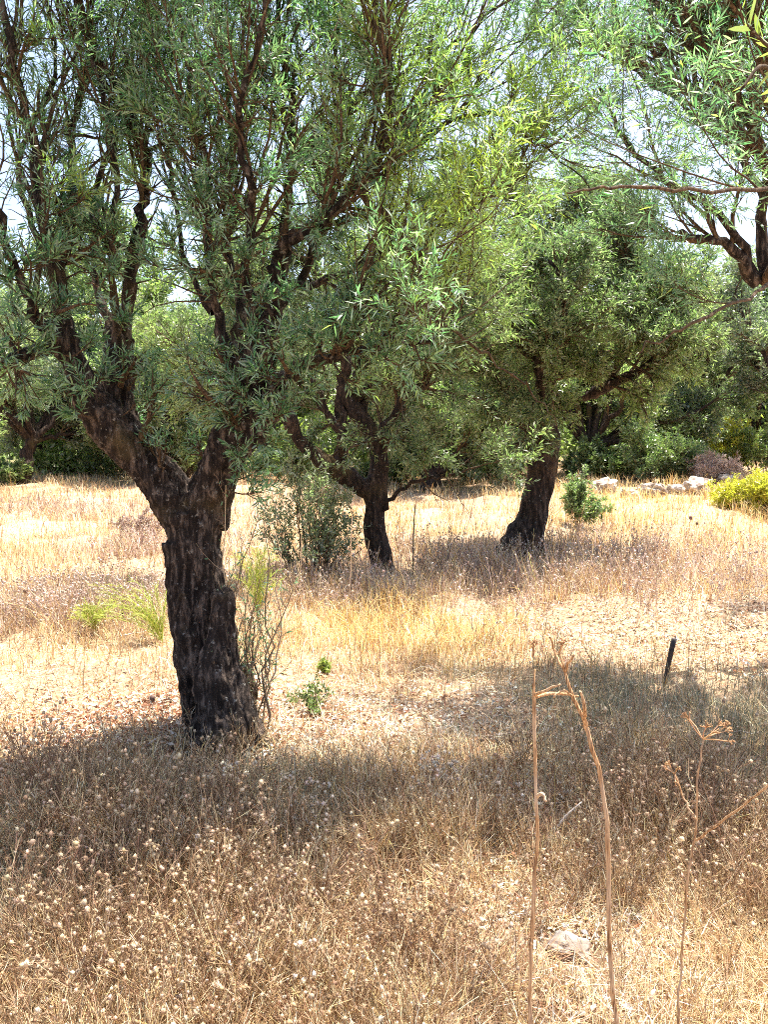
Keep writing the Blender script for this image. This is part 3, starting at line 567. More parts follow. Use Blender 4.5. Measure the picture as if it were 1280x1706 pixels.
# --- the leaning olive tree in the middle
T2 = gpt(640, 965)
t2 = empty('olive_tree', tuple(T2), 'slim twisted olive tree with a bent forked trunk behind the near tree', 'tree', 'olive trees in the grove')
D2 = T2[1]
bark_body('trunk', [pline([(642, 1000, D2, .15), (637, 940, D2, .12), (624, 870, D2, .10), (628, 810, D2, .11), (632, 760, D2, .10), (612, 710, D2, .10), (582, 670, D2, .09), (570, 640, D2, .07)]),
     pline([(622, 830, D2, .10), (590, 800, D2 - .1, .09), (548, 778, D2 - .2, .09), (505, 740, D2 - .3, .08), (480, 690, D2 - .4, .06)])], M_BARK2, t2, 0.018, 0.02, 12, 5.0)
limbs2 = [[(572, 660, D2, .07), (575, 600, D2, .05), (550, 520, D2, .04), (520, 420, D2, .03), (530, 330, D2, .02)],
          [(582, 670, D2, .07), (630, 610, D2 + .2, .05), (660, 520, D2 + .3, .04), (700, 420, D2 + .3, .03), (720, 330, D2 + .3, .02)],
          [(632, 760, D2, .06), (660, 680, D2 - .3, .04), (720, 620, D2 - .5, .03), (770, 540, D2 - .7, .02), (790, 450, D2 - .7, .012)],
          [(480, 690, D2 - .4, .06), (450, 620, D2 - .4, .045), (430, 520, D2 - .3, .035), (400, 420, D2 - .3, .02)],
          [(570, 650, D2, .05), (570, 740, D2 - .1, .03), (575, 790, D2 - .1, .02)],
          [(634, 850, D2, .03), (670, 815, D2 - .2, .022), (730, 795, D2 - .4, .016), (800, 780, D2 - .5, .01)],
          [(612, 710, D2, .06), (600, 600, D2 + .5, .045), (640, 480, D2 + .8, .03), (620, 360, D2 + 1, .018)],
          [(480, 690, D2 - .4, .05), (400, 650, D2 - .2, .03), (320, 600, D2, .02), (260, 560, D2, .012)]]
L2 = [pline(r, 0.02, 80 + i) for i, r in enumerate(limbs2)]
for i, s in enumerate(L2): a = Acc(); tubes(a, s[None, :, :3], s[None, :, 3], 8, rough=0.08, seed=i); a.build('limb', M_BARK2, t2)
def keep_low(T, zmin): return lambda p: p[:, 2] > zmin + 0.25 * sn(p, 1.5, 3)
crown(t2, L2, rng(32), 120, 1100, 6500, (0.4, 1.2), (0.2, 0.5), (0.1, 0.28), 8, (0.045, 0.075), (0.010, 0.017), False, M_OLIVE_FAR, M_TWIG, 0.15, ynoise(0.15, 0.22, 0.9, 2), keep_low(T2, 1.0), np.array([1, 1, 1, 1, .1, .3, 1, 1]))

crown(t2, L2, rng(36), 60, 500, 2200, (0.3, 0.8), (0.15, 0.4), (0.08, 0.22), 8, (0.045, 0.075), (0.010, 0.017), False, M_OLIVE_FAR, M_TWIG, -0.05, ynoise(0.05, 0.2, 0.9, 2), keep_low(T2, 0.95), None, (0.1, 0.8), (0.8, 1.5), 'inner_foliage')

# --- the olive tree right of the middle
T3 = gpt(885, 925)
t3 = empty('olive_tree', tuple(T3), 'olive tree with a stout dark trunk leaning right and a dense round crown', 'tree', 'olive trees in the grove')
D3 = T3[1]
bark_body('trunk', [pline([(876, 950, D3, .22), (884, 890, D3, .20), (898, 820, D3, .165), (908, 740, D3, .15), (905, 665, D3, .125)]),
     pline([(885, 850, D3, .11), (862, 885, D3 - .1, .11), (838, 925, D3 - .3, .11), (815, 965, D3 - .5, .09)]),
     pline([(906, 690, D3, .08), (960, 668, D3, .062), (1010, 645, D3 - .1, .05)]),
     pline([(905, 700, D3, .10), (915, 630, D3 + .1, .09), (930, 570, D3 + .2, .075)])], M_BARK2, t3, 0.018, 0.026, 12, 9.0)
limbs3 = [[(1010, 645, D3 - .1, .05), (1040, 590, D3 - .2, .045), (1060, 500, D3 - .3, .05), (1050, 400, D3 - .3, .03)],
          [(1000, 650, D3 - .1, .06), (1070, 620, D3 - .3, .045), (1110, 560, D3 - .5, .03), (1130, 480, D3 - .5, .018)],
          [(930, 570, D3 + .2, .09), (930, 500, D3, .06), (950, 420, D3, .045), (960, 330, D3, .03)],
          [(915, 620, D3, .07), (860, 560, D3 - .2, .05), (820, 480, D3 - .4, .035), (800, 390, D3 - .4, .02)],
          [(930, 580, D3 + .2, .06), (900, 500, D3 + .8, .05), (880, 400, D3 + 1.2, .03), (860, 320, D3 + 1.3, .02)],
          [(940, 570, D3 + .2, .06), (1000, 520, D3 + .9, .045), (1020, 430, D3 + 1.2, .03), (1000, 340, D3 + 1.3, .02)],
          [(890, 745, D3, .035), (860, 690, D3 - .3, .025), (835, 640, D3 - .5, .016), (800, 610, D3 - .6, .01)],
          [(905, 665, D3, .07), (900, 600, D3 - .6, .05), (940, 520, D3 - 1, .03), (920, 430, D3 - 1, .02)]]
L3 = [pline(r, 0.02, 120 + i) for i, r in enumerate(limbs3)]
for i, s in enumerate(L3): a = Acc(); tubes(a, s[None, :, :3], s[None, :, 3], 8, rough=0.08, seed=i); a.build('limb', M_BARK2, t3)
crown(t3, L3, rng(33), 130, 1400, 9000, (0.4, 1.0), (0.2, 0.5), (0.1, 0.28), 8, (0.045, 0.075), (0.010, 0.018), False, M_OLIVE_FAR, M_TWIG, 0.15, ynoise(0.08, 0.2, 0.9, 5), keep_low(T3, 1.55))

crown(t3, L3, rng(37), 130, 1100, 5600, (0.3, 0.8), (0.15, 0.4), (0.08, 0.22), 8, (0.045, 0.075), (0.010, 0.018), False, M_OLIVE_FAR, M_TWIG, -0.08, ynoise(0.05, 0.2, 0.9, 5), keep_low(T3, 1.05), None, (0.0, 0.8), (0.8, 1.5), 'inner_foliage')

# --- the olive tree at the right, trunk beyond the frame, branches reaching in
x4, y4 = 3.75, 5.7
t4 = empty('olive_tree', (x4, y4, float(height(x4, y4))), 'olive tree standing beyond the right edge, its branches reaching in at the upper right', 'tree', 'olive trees in the grove')
def wl(rows, wob=0.01, seed=0): s = smoothline(np.array(rows)); s[1:, :3] += rng(seed).normal(size=(len(s) - 1, 3)) * wob; return s
z4 = float(height(x4, y4))
bark_body('trunk', [wl([[x4, y4, z4 - .15, .24], [x4 - .02, y4, z4 + .3, .19], [x4 - .1, y4 - .05, z4 + .9, .17], [x4 - .2, y4 - .05, z4 + 1.3, .17]]),
     wl([[x4 - .2, y4 - .05, z4 + 1.25, .13], [x4 - .5, y4 - .1, z4 + 1.7, .11], [3.0, 5.55, 2.55, .08], [2.75, 5.5, 2.85, .055]]),
     wl([[x4 - .15, y4, z4 + 1.2, .12], [x4 + .2, y4 + .1, z4 + 1.8, .10], [x4 + .4, y4 + .2, z4 + 2.3, .08]])], M_BARK, t4, 0.016, 0.016, 18, 13.0)
limbs4 = [[(1262, 470, 5.5, .08), (1215, 410, 5.4, .05), (1165, 395, 5.3, .03), (1130, 385, 5.2, .012)],
          [(1275, 470, 5.5, .08), (1270, 380, 5.5, .06), (1275, 280, 5.5, .05), (1245, 190, 5.5, .045), (1180, 80, 5.5, .04), (1120, -20, 5.5, .03), (1080, -150, 5.5, .02)],
          [(1275, 330, 5.5, .05), (1230, 240, 5.7, .035), (1210, 100, 5.8, .028), (1230, -60, 5.8, .018)],
          [(1260, 460, 5.5, .05), (1200, 360, 5.3, .035), (1110, 300, 5.1, .025), (1040, 230, 5.0, .018), (1000, 150, 4.9, .01)],
          [(1280, 300, 5.5, .05), (1330, 180, 5.5, .04), (1360, 20, 5.5, .03), (1350, -140, 5.5, .02)],
          [(1290, 500, 5.5, .06), (1400, 400, 5.3, .05), (1500, 250, 5.2, .04), (1540, 80, 5.2, .03)],
          [(1180, 80, 5.5, .03), (1100, 90, 5.2, .022), (1030, 60, 5.0, .016), (960, 80, 4.9, .01)],
          [(1245, 190, 5.5, .035), (1140, 170, 5.8, .026), (1060, 120, 6.0, .018), (1000, 90, 6.1, .01)],
          [(1275, 470, 5.5, .06), (1330, 380, 4.9, .045), (1330, 330, 4.0, .03), (1310, 318, 3.0, .014), (1150, 314, 2.4, .0055), (1020, 314, 2.2, .004), (945, 318, 2.1, .002)],
          [(1290, 470, 5.0, .03), (1262, 486, 4.2, .014), (1180, 528, 3.6, .008), (1110, 560, 3.5, .005), (1060, 590, 3.45, .003)],
          [(875, 60, 5.3, .016), (900, 0, 5.3, .024), (930, -90, 5.4, .03), (1080, -150, 5.5, .03)]]
L4 = [pline([(a_, b_, c_, d_ * .62 if d_ > .012 else d_) for a_, b_, c_, d_ in r], 0.010 if i not in (8,) else 0.0045, 160 + i) for i, r in enumerate(limbs4)]
for i, s in enumerate(L4): a = Acc(); tubes(a, s[None, :, :3], s[None, :, 3], 8, rough=0.06, seed=i); a.build('limb', M_BARK if i < 8 else M_TWIG, t4)
L4b = L4 + [wl([[x4 + .4, y4 + .2, z4 + 2.2, .08], [x4 + .9, y4, z4 + 2.8, .05], [x4 + 1.2, y4, z4 + 3.4, .03]], seed=3), wl([[x4 + .3, y4 + .2, z4 + 2.1, .08], [x4 + .2, y4 + .8, z4 + 2.9, .05], [x4, y4 + 1.2, z4 + 3.5, .03]], seed=4),
            wl([[2.9, 5.5, 2.7, .08], [2.2, 5.0, 3.3, .05], [1.7, 4.9, 3.9, .03]], seed=5),
            wl([[2.8, 5.5, 2.9, .08], [2.7, 4.8, 3.7, .05], [2.5, 4.1, 4.1, .03]], seed=6), wl([[2.4, 5.1, 3.2, .05], [1.9, 4.5, 3.9, .035], [1.4, 4.2, 4.3, .02]], seed=7),  # limb lines from here on added overhead to widen the shade patch
            wl([[2.8, 5.6, 2.9, .08], [2.2, 5.9, 3.8, .05], [1.5, 6.2, 4.4, .03]], seed=8), wl([[3.0, 5.4, 2.8, .07], [3.2, 4.6, 3.7, .045], [3.1, 3.9, 4.2, .03]], seed=9)]
w4 = np.ones(len(L4b)); w4[8] = 0.3; w4[9] = 0.05; w4[-4:] = 1.5; w4[[3, 6, 7, 10]] = 0.35
def keep4(p): return p[:, 2] > 2.0 - 0.1 * p[:, 0]
crown(t4, L4b, rng(34), 190, 1500, 6400, (0.4, 1.2), (0.2, 0.5), (0.08, 0.24), 10, (0.026, 0.052), (0.0045, 0.008), True, M_OLIVE, M_TWIG, 0.3, ynoise(0.0, 0.14, 1.1, 7), keep4, w4)
crown(t4, L4b[-7:], rng(39), 70, 700, 3200, (0.4, 1.1), (0.2, 0.5), (0.1, 0.28), 9, (0.05, 0.08), (0.012, 0.02), False, M_OLIVE, M_TWIG, 0.3, ynoise(0, 0.1), lambda p: p[:, 2] > 1.6 + 0.50 * p[:, 1], None, name='added_shade_crown')  # extra overhead leaves, out of view, added to darken the right shade patch
# near sprig at the upper right, part of that tree
a = Acc(); s = pline([(1330, 300, 2.2, .008), (1310, 180, 1.5, .005), (1275, 110, 1.3, .003), (1235, 150, 1.25, .002)]); tubes(a, s[None, :, :3], s[None, :, 3], 6)
s3 = pline([(1345, 60, 1.5, .004), (1290, 80, 1.35, .003), (1250, 45, 1.3, .0015)]); tubes(a, s3[None, :, :3], s3[None, :, 3], 6)
o = a.build('sprig', M_TWIG, t4); g = rng(9); lf = Acc()
Ps, _ = stack([s, s3], 10); p, d = leaf_seeds(g, Ps, 13, 0.55, (0.5, 1.2)); leaves(lf, g, p, d, (0.03, 0.05), (0.008, 0.013), True, lambda p, g: np.full(len(p), 0.55)); lf.build('leaves', M_OLIVE_FAR, o)

# --- far trees: three crowns, copied
def copy_tree(o, parent=None):
    c = o.copy(); COL.objects.link(c); c.parent = parent
    for ch in [q for q in bpy.data.objects if q.parent == o]: copy_tree(ch, c)
    return c
def far_tree(seed, hgt, lean, nl, mleaf, yel, leaf=(0.07, 0.12), wd=(0.024, 0.044), skirts=0.7, fork=0.30, nb=9):
    g = rng(seed); r = empty('olive_tree', (0, 0, 0), 'tree', 'tree')
    fk = fork * hgt
    tl = wl([[0, 0, -.3, .24], [0.03, 0, .25, .19], [lean * .4, .05, fk * .6, .17], [lean, .1, fk, .15]], 0.02, seed)
    ls = []
    for i in range(nb):
        th = i * 2 * math.pi / nb * (1 if i < 9 else 1.37) + g.uniform(-.3, .3); R_ = g.uniform(.22, .46) * hgt; top = hgt * (g.uniform(.62, .88) if i < 9 else g.uniform(.25, .5)); R_ = R_ * (1 if i < 9 else 1.15)
        ls.append(wl([[lean, .1, fk - .1, .09], [lean + math.cos(th) * R_ * .4, .1 + math.sin(th) * R_ * .4, fk + (top - fk) * .35, .06],
                      [lean + math.cos(th) * R_ * .8, .1 + math.sin(th) * R_ * .8, fk + (top - fk) * .7, .04], [lean + math.cos(th) * R_, .1 + math.sin(th) * R_, top, .02]], 0.03, seed + i))
    bark_body('trunk', [tl], M_BARK2, r, 0.035, 0.03, 9, seed)
    for s in ls: a = Acc(); tubes(a, s[None, :, :3], s[None, :, 3], 6); a.build('limb', M_BARK2, r)
    crown(r, ls, g, 90, 700, nl, (0.5, 1.3), (0.3, 0.7), (0.2, 0.45), 8, leaf, wd, False, mleaf, M_TWIG, 0.03, yel, lambda p: p[:, 2] > skirts + 0.3 * sn(p, 1.2, seed))
    return r
fa = far_tree(41, 4.6, 0.3, 5200, M_OLIVE_GREY, ynoise(0.10, 0.2, 0.8, 1), skirts=0.75, fork=.25, nb=12)
fb = far_tree(42, 5.2, -0.3, 6500, M_OLIVE_FAR, ynoise(0.22, 0.25, 0.8, 3), skirts=0.05, fork=.12, nb=15)
fc = far_tree(43, 4.2, 0.1, 6500, M_OLIVE_FAR, ynoise(0.12, 0.18, 0.8, 4), skirts=0.0, fork=.10, nb=16)
spots = [  # px, depth, source, scale, rotation, label
    (30, 20.5, fa, 1.0, 0.4, 'far olive tree with a thin upright trunk at the left edge of the field'),
    (150, 25, fb, 1.0, 1.9, 'yellow green tree behind the field, right of the far left olive'),
    (300, 22, fc, 1.15, 2.9, 'green tree in the gap of the near tree fork, behind the field'),
    (430, 26, fb, 1.1, 4.2, 'pale tree seen through the near crown, right of the fork gap'),
    (560, 21, fa, 1.1, 5.0, 'olive tree directly behind the slim twisted tree'),
    (720, 17.5, fc, 1.05, 0.9, 'full green tree between the slim twisted tree and the stout trunk'),
    (700, 26, fb, 1.25, 2.2, 'tall pale tree rising behind the full green tree'),
    (850, 22, fa, 1.2, 3.4, 'olive tree hidden half behind the stout trunk and its crown'),
    (1010, 18, fb, 1.0, 0.2, 'light olive tree with low skirts right of the stout trunk'),
    (1090, 23, fc, 1.15, 1.2, 'dark green tree behind the stones at the right'),
    (1180, 19.5, fa, 1.05, 2.6, 'olive tree with a slanting limb above the yellow bushes'),
    (1290, 24, fb, 1.15, 5.6, 'pale tree at the right edge behind the yellow bushes'),
    (1330, 16, fa, 1.0, 4.4, 'nearest background olive at the right edge, above the yellow bush'),
    (-235, 7.9, fa, .82, 2.1, 'olive tree just beyond the left edge with leafy twigs reaching into view'),
    (-120, 17, fc, 1.1, 3.8, 'green tree cut by the left edge, behind the field'),
    (-90, 30, fb, 1.3, 0.7, 'distant pale tree beyond the left edge olive'),
    (240, 34, fa, 1.4, 1.5, 'distant olive tree behind the fork gap trees'),
    (500, 36, fc, 1.5, 2.4, 'distant green tree behind the slim twisted tree'),
    (800, 34, fb, 1.45, 3.9, 'distant pale tree above the stout trunk'),
    (960, 32, fc, 1.4, 5.2, 'distant green tree right of the stout crown'),
    (1150, 35, fb, 1.5, 0.5, 'distant pale tree above the stones'),
    (1400, 33, fa, 1.5, 1.1, 'distant olive tree beyond the right edge'),
    (60, 27, fc, 1.6, 0.9, 'tall green tree rising behind the far left olive'),
    (230, 26, fb, 1.6, 3.1, 'tall pale tree filling the space behind the left limb'),
    (1240, 28, fc, 1.6, 2.0, 'tall green tree behind the yellow bushes at the right'),
    (620, 30, fa, 1.3, 4.9, 'distant olive tree seen just right of the slim bent trunk')]
used = set()
for px, yy, src, sc, rz, lab in spots:
    o = src if id(src) not in used else copy_tree(src); used.add(id(src))
    xx = (px - 640) / F * yy * 0.99
    o.location = (xx, yy, float(height(xx, yy))); o.rotation_euler = (0, 0, rz); o.scale = (sc, sc, sc); tag(o, lab, 'tree', 'olive trees in the grove')

# scrub on the rise beyond the grove
g = rng(88); n = 130000; lf = Acc()
x, y = g.uniform(-1, 1, n), 23.5 + 50 * g.uniform(0, 1, n) ** 1.6; x = x * (y * 0.62 + 6)
P_ = np.stack([x, y, 0 * x], 1); top = np.clip(1.5 + 1.2 * sn(P_, 0.5, 2) + 0.6 * sn(P_, 1.7, 1), 0.3, 3.2)
P_[:, 2] = height(x, y) + top * g.uniform(0, 1, n) ** 0.6
leaves(lf, g, P_, unit(g.normal(size=(n, 3))), (0.12, 0.28), (0.06, 0.13), False, ynoise(0.25, 0.25, 0.3, 2))
tag(lf.build('scrub', M_OLIVE_FAR), 'olive green scrub covering the rise beyond the grove', 'scrub', kind='stuff')

# ------------------------------------------------------------------ shrubs
def shrub(name, px, py, wpx, hpx, mleaf, label, cat='shrub', group=None, seed=0, n=2600, leaf=(0.03, 0.06), wd=(0.010, 0.02), yel=0.1, Y=None, bare=False, stems=20):
    b = gpt(px, py); 
    k = b[1] / F; Wm, Hm = wpx * k / 2, hpx * k; g = rng(seed + 500)
    r = empty(name, (0, 0, 0), label, cat, group)
    th = g.uniform(0, 2 * math.pi, stems); rad = np.sqrt(g.uniform(0, 1, stems)); hh = Hm * g.uniform(0.5, 1.0, stems) * np.sqrt(1 - 0.75 * rad ** 2)
    t = np.linspace(0, 1, 8)[None, :, None]
    end = np.stack([np.cos(th) * rad * Wm, np.sin(th) * rad * Wm, hh], 1)[:, None]; st = end * np.array([0.45, 0.45, 0])
    P = st * (1 - t) + end * t + g.normal(size=(stems, 8, 3)) * Wm * 0.03; P[..., 2] = end[..., 2] * t[..., 0] ** 0.8
    R = np.full((stems, 1), max(0.004, Wm * 0.012)) * np.linspace(1, .3, 8)
    a, lf = Acc(), Acc()
    P2, R2 = grow(g, P, R, stems * 9, (0.1, 1), (Wm * .25, Wm * .6), 0.5, (0.4, 1.0), 0.2, 0.15, 4)
    P3, R3 = grow(g, P2, R2, n // 6, (0.1, 1), (Wm * .12, Wm * .3), 0.6, (0.4, 1.0), 0.1, 0.15, 3)
    if bare:
        P4, R4 = grow(g, P3, R3, n, (0.1, 1), (Wm * .06, Wm * .2), 0.6, (0.4, 1.0), 0.1, 0.15, 2); tubes(a, P4, np.maximum(R4, .0025), 3, pal(g, n, LAV))
    for P_, R_, kk in ((P, R, 5), (P2, R2, 4), (P3, R3, 3)): tubes(a, P_, R_, kk, pal(g, len(P_), LAV if bare else [(0.2, .15, .1)]))
    a.build('stems', M_DRY if bare else M_TWIG, r)
    if not bare:
        p, d = leaf_seeds(g, P3, 7, 0.1); leaves(lf, g, p, d, leaf, wd, False, ynoise(yel, 0.12, 3, seed))
        lf.build('foliage', mleaf, r)
    r.location = b
    return r
SH = []
shrub('yellow_shrub', 1255, 852, 130, 62, M_YEL, 'bright yellow bush in front of the stones at the right edge', group='yellow bushes', seed=1, n=9000, leaf=(0.05, 0.09), wd=(.012, .022))
shrub('yellow_shrub', 1212, 790, 90, 90, M_YEL, 'small lime yellow bush behind the grey dry bush', group='yellow bushes', seed=2, n=5000, leaf=(0.06, 0.11), wd=(.02, .035))
shrub('dry_bush', 1192, 805, 95, 50, M_DRY, 'bare grey domed bush behind the long stones', seed=3, n=9000, bare=True, stems=24)
shrub('green_shrub', 1085, 806, 150, 110, M_SHRUB, 'tall dark green bush behind the stones', group='green bushes', seed=4, n=11000, leaf=(0.06, 0.10), wd=(.02, .035))
shrub('green_shrub', 1275, 790, 120, 90, M_SHRUB, 'green bush behind the bright yellow bush at the right edge', group='green bushes', seed=5, n=7000, leaf=(0.06, 0.1), wd=(.02, .035), yel=.2)
shrub('green_shrub', 975, 880, 80, 105, M_OLIVE_FAR, 'leafy sucker bush beside the right side of the stout trunk', group='green bushes', seed=6, n=6500, leaf=(0.035, 0.06), wd=(.012, .02))
shrub('green_shrub', 520, 968, 190, 225, M_OLIVE_GREY, 'pale leaved sucker bush left of the slim twisted trunk', group='green bushes', seed=7, n=6000, leaf=(0.035, 0.065), wd=(.010, .019), yel=.15, stems=36)
shrub('green_shrub', 800, 800, 150, 80, M_SHRUB, 'low green bush in the distance left of the stout trunk', group='green bushes', seed=8, n=6000, leaf=(0.08, 0.14), wd=(.03, .05))
shrub('green_shrub', 985, 800, 90, 70, M_SHRUB, 'low green bush just right of the stout trunk behind the stones', group='green bushes', seed=9, n=5000, leaf=(0.08, 0.14), wd=(.03, .05))
shrub('green_shrub', 190, 792, 110, 70, M_SHRUB, 'low green bush at the far end of the field on the left', group='green bushes', seed=10, n=5000, leaf=(0.08, 0.14), wd=(.03, .05))
shrub('green_shrub', 90, 790, 90, 40, M_SHRUB, 'small bush beside the far left olive trunk', group='green bushes', seed=12, n=4000, leaf=(0.07, 0.12), wd=(.03, .05), yel=.2)
shrub('green_shrub', 640, 812, 90, 50, M_OLIVE_FAR, "low round green bush in the straw behind the slim twisted trunk", group='green bushes', seed=40, n=5000, leaf=(0.07, 0.13), wd=(.025, .045), yel=0.15)
shrub('green_shrub', 480, 802, 120, 80, M_SHRUB, "broad green bush at the field's far end left of the slim twisted tree", group='green bushes', seed=41, n=5000, leaf=(0.07, 0.13), wd=(.025, .045), yel=0.20)
shrub('green_shrub', 330, 800, 130, 90, M_OLIVE_FAR, "green bush seen through the fork of the near trunk", group='green bushes', seed=42, n=5000, leaf=(0.07, 0.13), wd=(.025, .045), yel=0.25)
shrub('green_shrub', 720, 795, 130, 100, M_SHRUB, "leafy bush at the far edge between the twisted and stout trunks", group='green bushes', seed=43, n=5000, leaf=(0.07, 0.13), wd=(.025, .045), yel=0.15)
shrub('green_shrub', 20, 808, 70, 40, M_OLIVE_FAR, "small bush at the left edge beneath the far olive", group='green bushes', seed=44, n=5000, leaf=(0.07, 0.13), wd=(.025, .045), yel=0.20)
shrub('green_shrub', 1130, 792, 110, 80, M_SHRUB, "mid green bush behind the small pale stone", group='green bushes', seed=45, n=5000, leaf=(0.07, 0.13), wd=(.025, .045), yel=0.25)
shrub('green_shrub', 1050, 800, 60, 50, M_OLIVE_FAR, "little bush between the fallen stones and the dark bush", group='green bushes', seed=46, n=5000, leaf=(0.07, 0.13), wd=(.025, .045), yel=0.15)
shrub('dry_bush', 232, 905, 80, 60, M_DRY, 'brown dead bush in the field left of the near trunk', seed=11, n=5000, bare=True, stems=16)
shrub('small_sapling', 545, 1128, 40, 34, M_SHRUB, 'tiny bright green seedling on pale litter right of the near trunk', 'seedling', seed=13, n=260, leaf=(0.02, 0.035), wd=(.010, .016), yel=.5, stems=4)
shrub('low_weed', 520, 1190, 100, 60, M_SHRUB, 'low dark green weed right of the near trunk foot', 'weed', seed=14, n=500, leaf=(0.02, 0.035), wd=(.006, .012), yel=.1, stems=7)
# feathery yellow-green fennel
def fennel(px, py, wpx, hpx, label, seed, lean=0):
    b = gpt(px, py); k = b[1] / F; g = rng(seed); r = empty('fennel_plant', (0, 0, 0), label, 'plant', 'feathery yellow green plants'); n = 26
    P = np.zeros((n, 8, 3)); t = np.linspace(0, 1, 8); ex = g.uniform(-.5, .5, n) * wpx * k + lean * k; ey = g.uniform(-.2, .2, n); ez = g.uniform(.5, 1, n) * hpx * k
    P[..., 0] = ex[:, None] * t ** 1.5; P[..., 1] = ey[:, None] * t; P[..., 2] = ez[:, None] * np.sin(t * 1.6)
    R = np.full((n, 1), .003) * np.linspace(1, .3, 8); a = Acc(); cols = [(0.50, 0.56, 0.10), (0.60, 0.62, 0.20), (0.40, 0.50, 0.08)]
    tubes(a, P, R, 3, pal(g, n, cols)); a.build('stems', M_DRY, r)
    P2, R2 = grow(g, P, R, 900, (0.15, 1), (.03, .12), .5, (.3, .9), .1, .1, 3); a = Acc(); tubes(a, P2, np.maximum(R2, .0012), 3, pal(g, 900, cols)); a.build('fronds', M_STRAW, r); r.location = b
fennel(270, 1075, 150, 110, 'yellow green feathery plant leaning out left from behind the near trunk', 71, -60)
fennel(430, 1040, 90, 130, 'yellow green feathery plant just right of the near trunk', 72)
fennel(160, 1055, 50, 50, 'small yellow green plant in the field left of the near trunk', 73)

# ------------------------------------------------------------------ stones
def rock(px, py, wpx, hpx, seed, label, Y=None, flat=1.0):
    b = gpt(px, py); k = b[1] / F; a = wpx * k / 2; h = hpx * k
    import bmesh
    bm = bmesh.new(); bmesh.ops.create_icosphere(bm, subdivisions=4, radius=1)
    for v in bm.verts:
        c = v.co.copy(); q = 1 / max(abs(c.x), abs(c.y), abs(c.z)); c = c * (0.45 + 0.55 * q)
        s = 1 + 0.30 * mn.noise(c * 1.1 + Vector((seed * 7, 0, 0))) + 0.12 * mn.noise(c * 3.2 + Vector((0, seed, 0))) + 0.04 * mn.noise(c * 9)
        s *= 1 - 0.12 * max(0, mn.noise(c * 2.1 + Vector((3, seed, 0)))) * 3; v.co = Vector((c.x * s * a * .85, c.y * s * a * .6, c.z * s * h * .42))
    me = bpy.data.meshes.new('stone'); bm.to_mesh(me); bm.free(); me.materials.append(M_STONE)
    o = bpy.data.objects.new('stone', me); COL.objects.link(o); o.location = (b[0], b[1], b[2] + h * .22); o.rotation_euler = (0.1 * math.sin(seed), 0.15 * math.cos(seed * 3), seed)
    return tag(o, label, 'stone', 'stones of the fallen field wall')
rock(1008, 822, 60, 38, 1, 'grey stone beside the leafy bush, leftmost of the fallen wall')
rock(1085, 826, 62, 34, 2, 'dark hollowed stone in front of the tall dark green bush')
rock(1125, 822, 34, 24, 3, 'small pale stone between the dark hollowed one and the long ones')
rock(1163, 822, 66, 40, 4, 'broad pale stone with a dark face at the middle of the wall')
rock(1212, 808, 74, 30, 5, 'long flat white stone leading to the bright yellow bush')
rock(1050, 828, 34, 20, 6, 'low brown stone left of the dark hollowed stone')
rock(1276, 848, 30, 34, 7, 'brown stone at the right edge under the bright yellow bush')
rock(1195, 796, 50, 22, 8, 'flat stone topmost, behind the long white one below the dry bush')
s = rock(950, 1592, 90, 44, 9, 'white field stone lying in straw between the two orange stalks'); s['group'] = ''; del s['group']

# ------------------------------------------------------------------ dry stalks in the foreground
ORANGE = [(0.42, 0.24, 0.11), (0.48, 0.30, 0.16), (0.36, 0.20, 0.10)]
def stalk_mat():
    m, t, out = mat_new('weathered_stalk'); tc = N(t, 'ShaderNodeTexCoord'); mp = N(t, 'ShaderNodeMapping'); mp.inputs['Scale'].default_value = (420, 420, 14); t.links.new(tc.outputs['Object'], mp.inputs[0])
    n = N(t, 'ShaderNodeTexNoise'); n.inputs['Detail'].default_value = 5; n.inputs['Scale'].default_value = 1; t.links.new(mp.outputs[0], n.inputs['Vector'])
    n2 = N(t, 'ShaderNodeTexNoise'); n2.inputs['Scale'].default_value = 9; n2.inputs['Detail'].default_value = 6; t.links.new(tc.outputs['Object'], n2.inputs['Vector'])
    c = ramp(t, n.outputs[0], [(0.35, (0.12, 0.06, 0.03)), (0.5, (0.36, 0.20, 0.09)), (0.65, (0.54, 0.38, 0.22))])
    c = mix(t, ramp(t, n2.outputs[0], [(0.45, (0, 0, 0)), (0.65, (.7, .7, .7))]), c, (0.50, 0.40, 0.29))
    pr = N(t, 'ShaderNodeBsdfPrincipled'); t.links.new(c, pr.inputs['Base Color']); pr.inputs['Roughness'].default_value = 0.8; pr.inputs['Specular IOR Level'].default_value = 0.2
    b = N(t, 'ShaderNodeBump'); b.inputs['Strength'].default_value = 0.8; b.inputs['Distance'].default_value = 0.002; t.links.new(n.outputs[0], b.inputs['Height']); t.links.new(b.outputs[0], pr.inputs['Normal'])
    t.links.new(pr.outputs[0], out.inputs[0]); return m
M_STALK = stalk_mat()
def umbel(a, g, c, d, R_, n, cols):
    dv = unit(unit(d)[None] * 1.1 + g.normal(size=(n, 3)) * 0.75); e = c + dv * R_ * g.uniform(.6, 1, (n, 1)); mid = (c + e) / 2 + g.normal(size=(n, 3)) * R_ * .06
    tubes(a, np.stack([np.repeat(c[None], n, 0), mid, e], 1), np.full((n, 3), .0013), 4, pal(g, n, cols))
    for q in e:
        m = 7; dv2 = unit(unit(q - c)[None] + g.normal(size=(m, 3)) * .6); e2 = q + dv2 * R_ * .25
        tubes(a, np.stack([np.repeat(q[None], m, 0), e2], 1), np.full((m, 2), .0008), 3, pal(g, m, cols))
        heads(a, g, e2, np.full(m, .0017), .4, cols, .3)
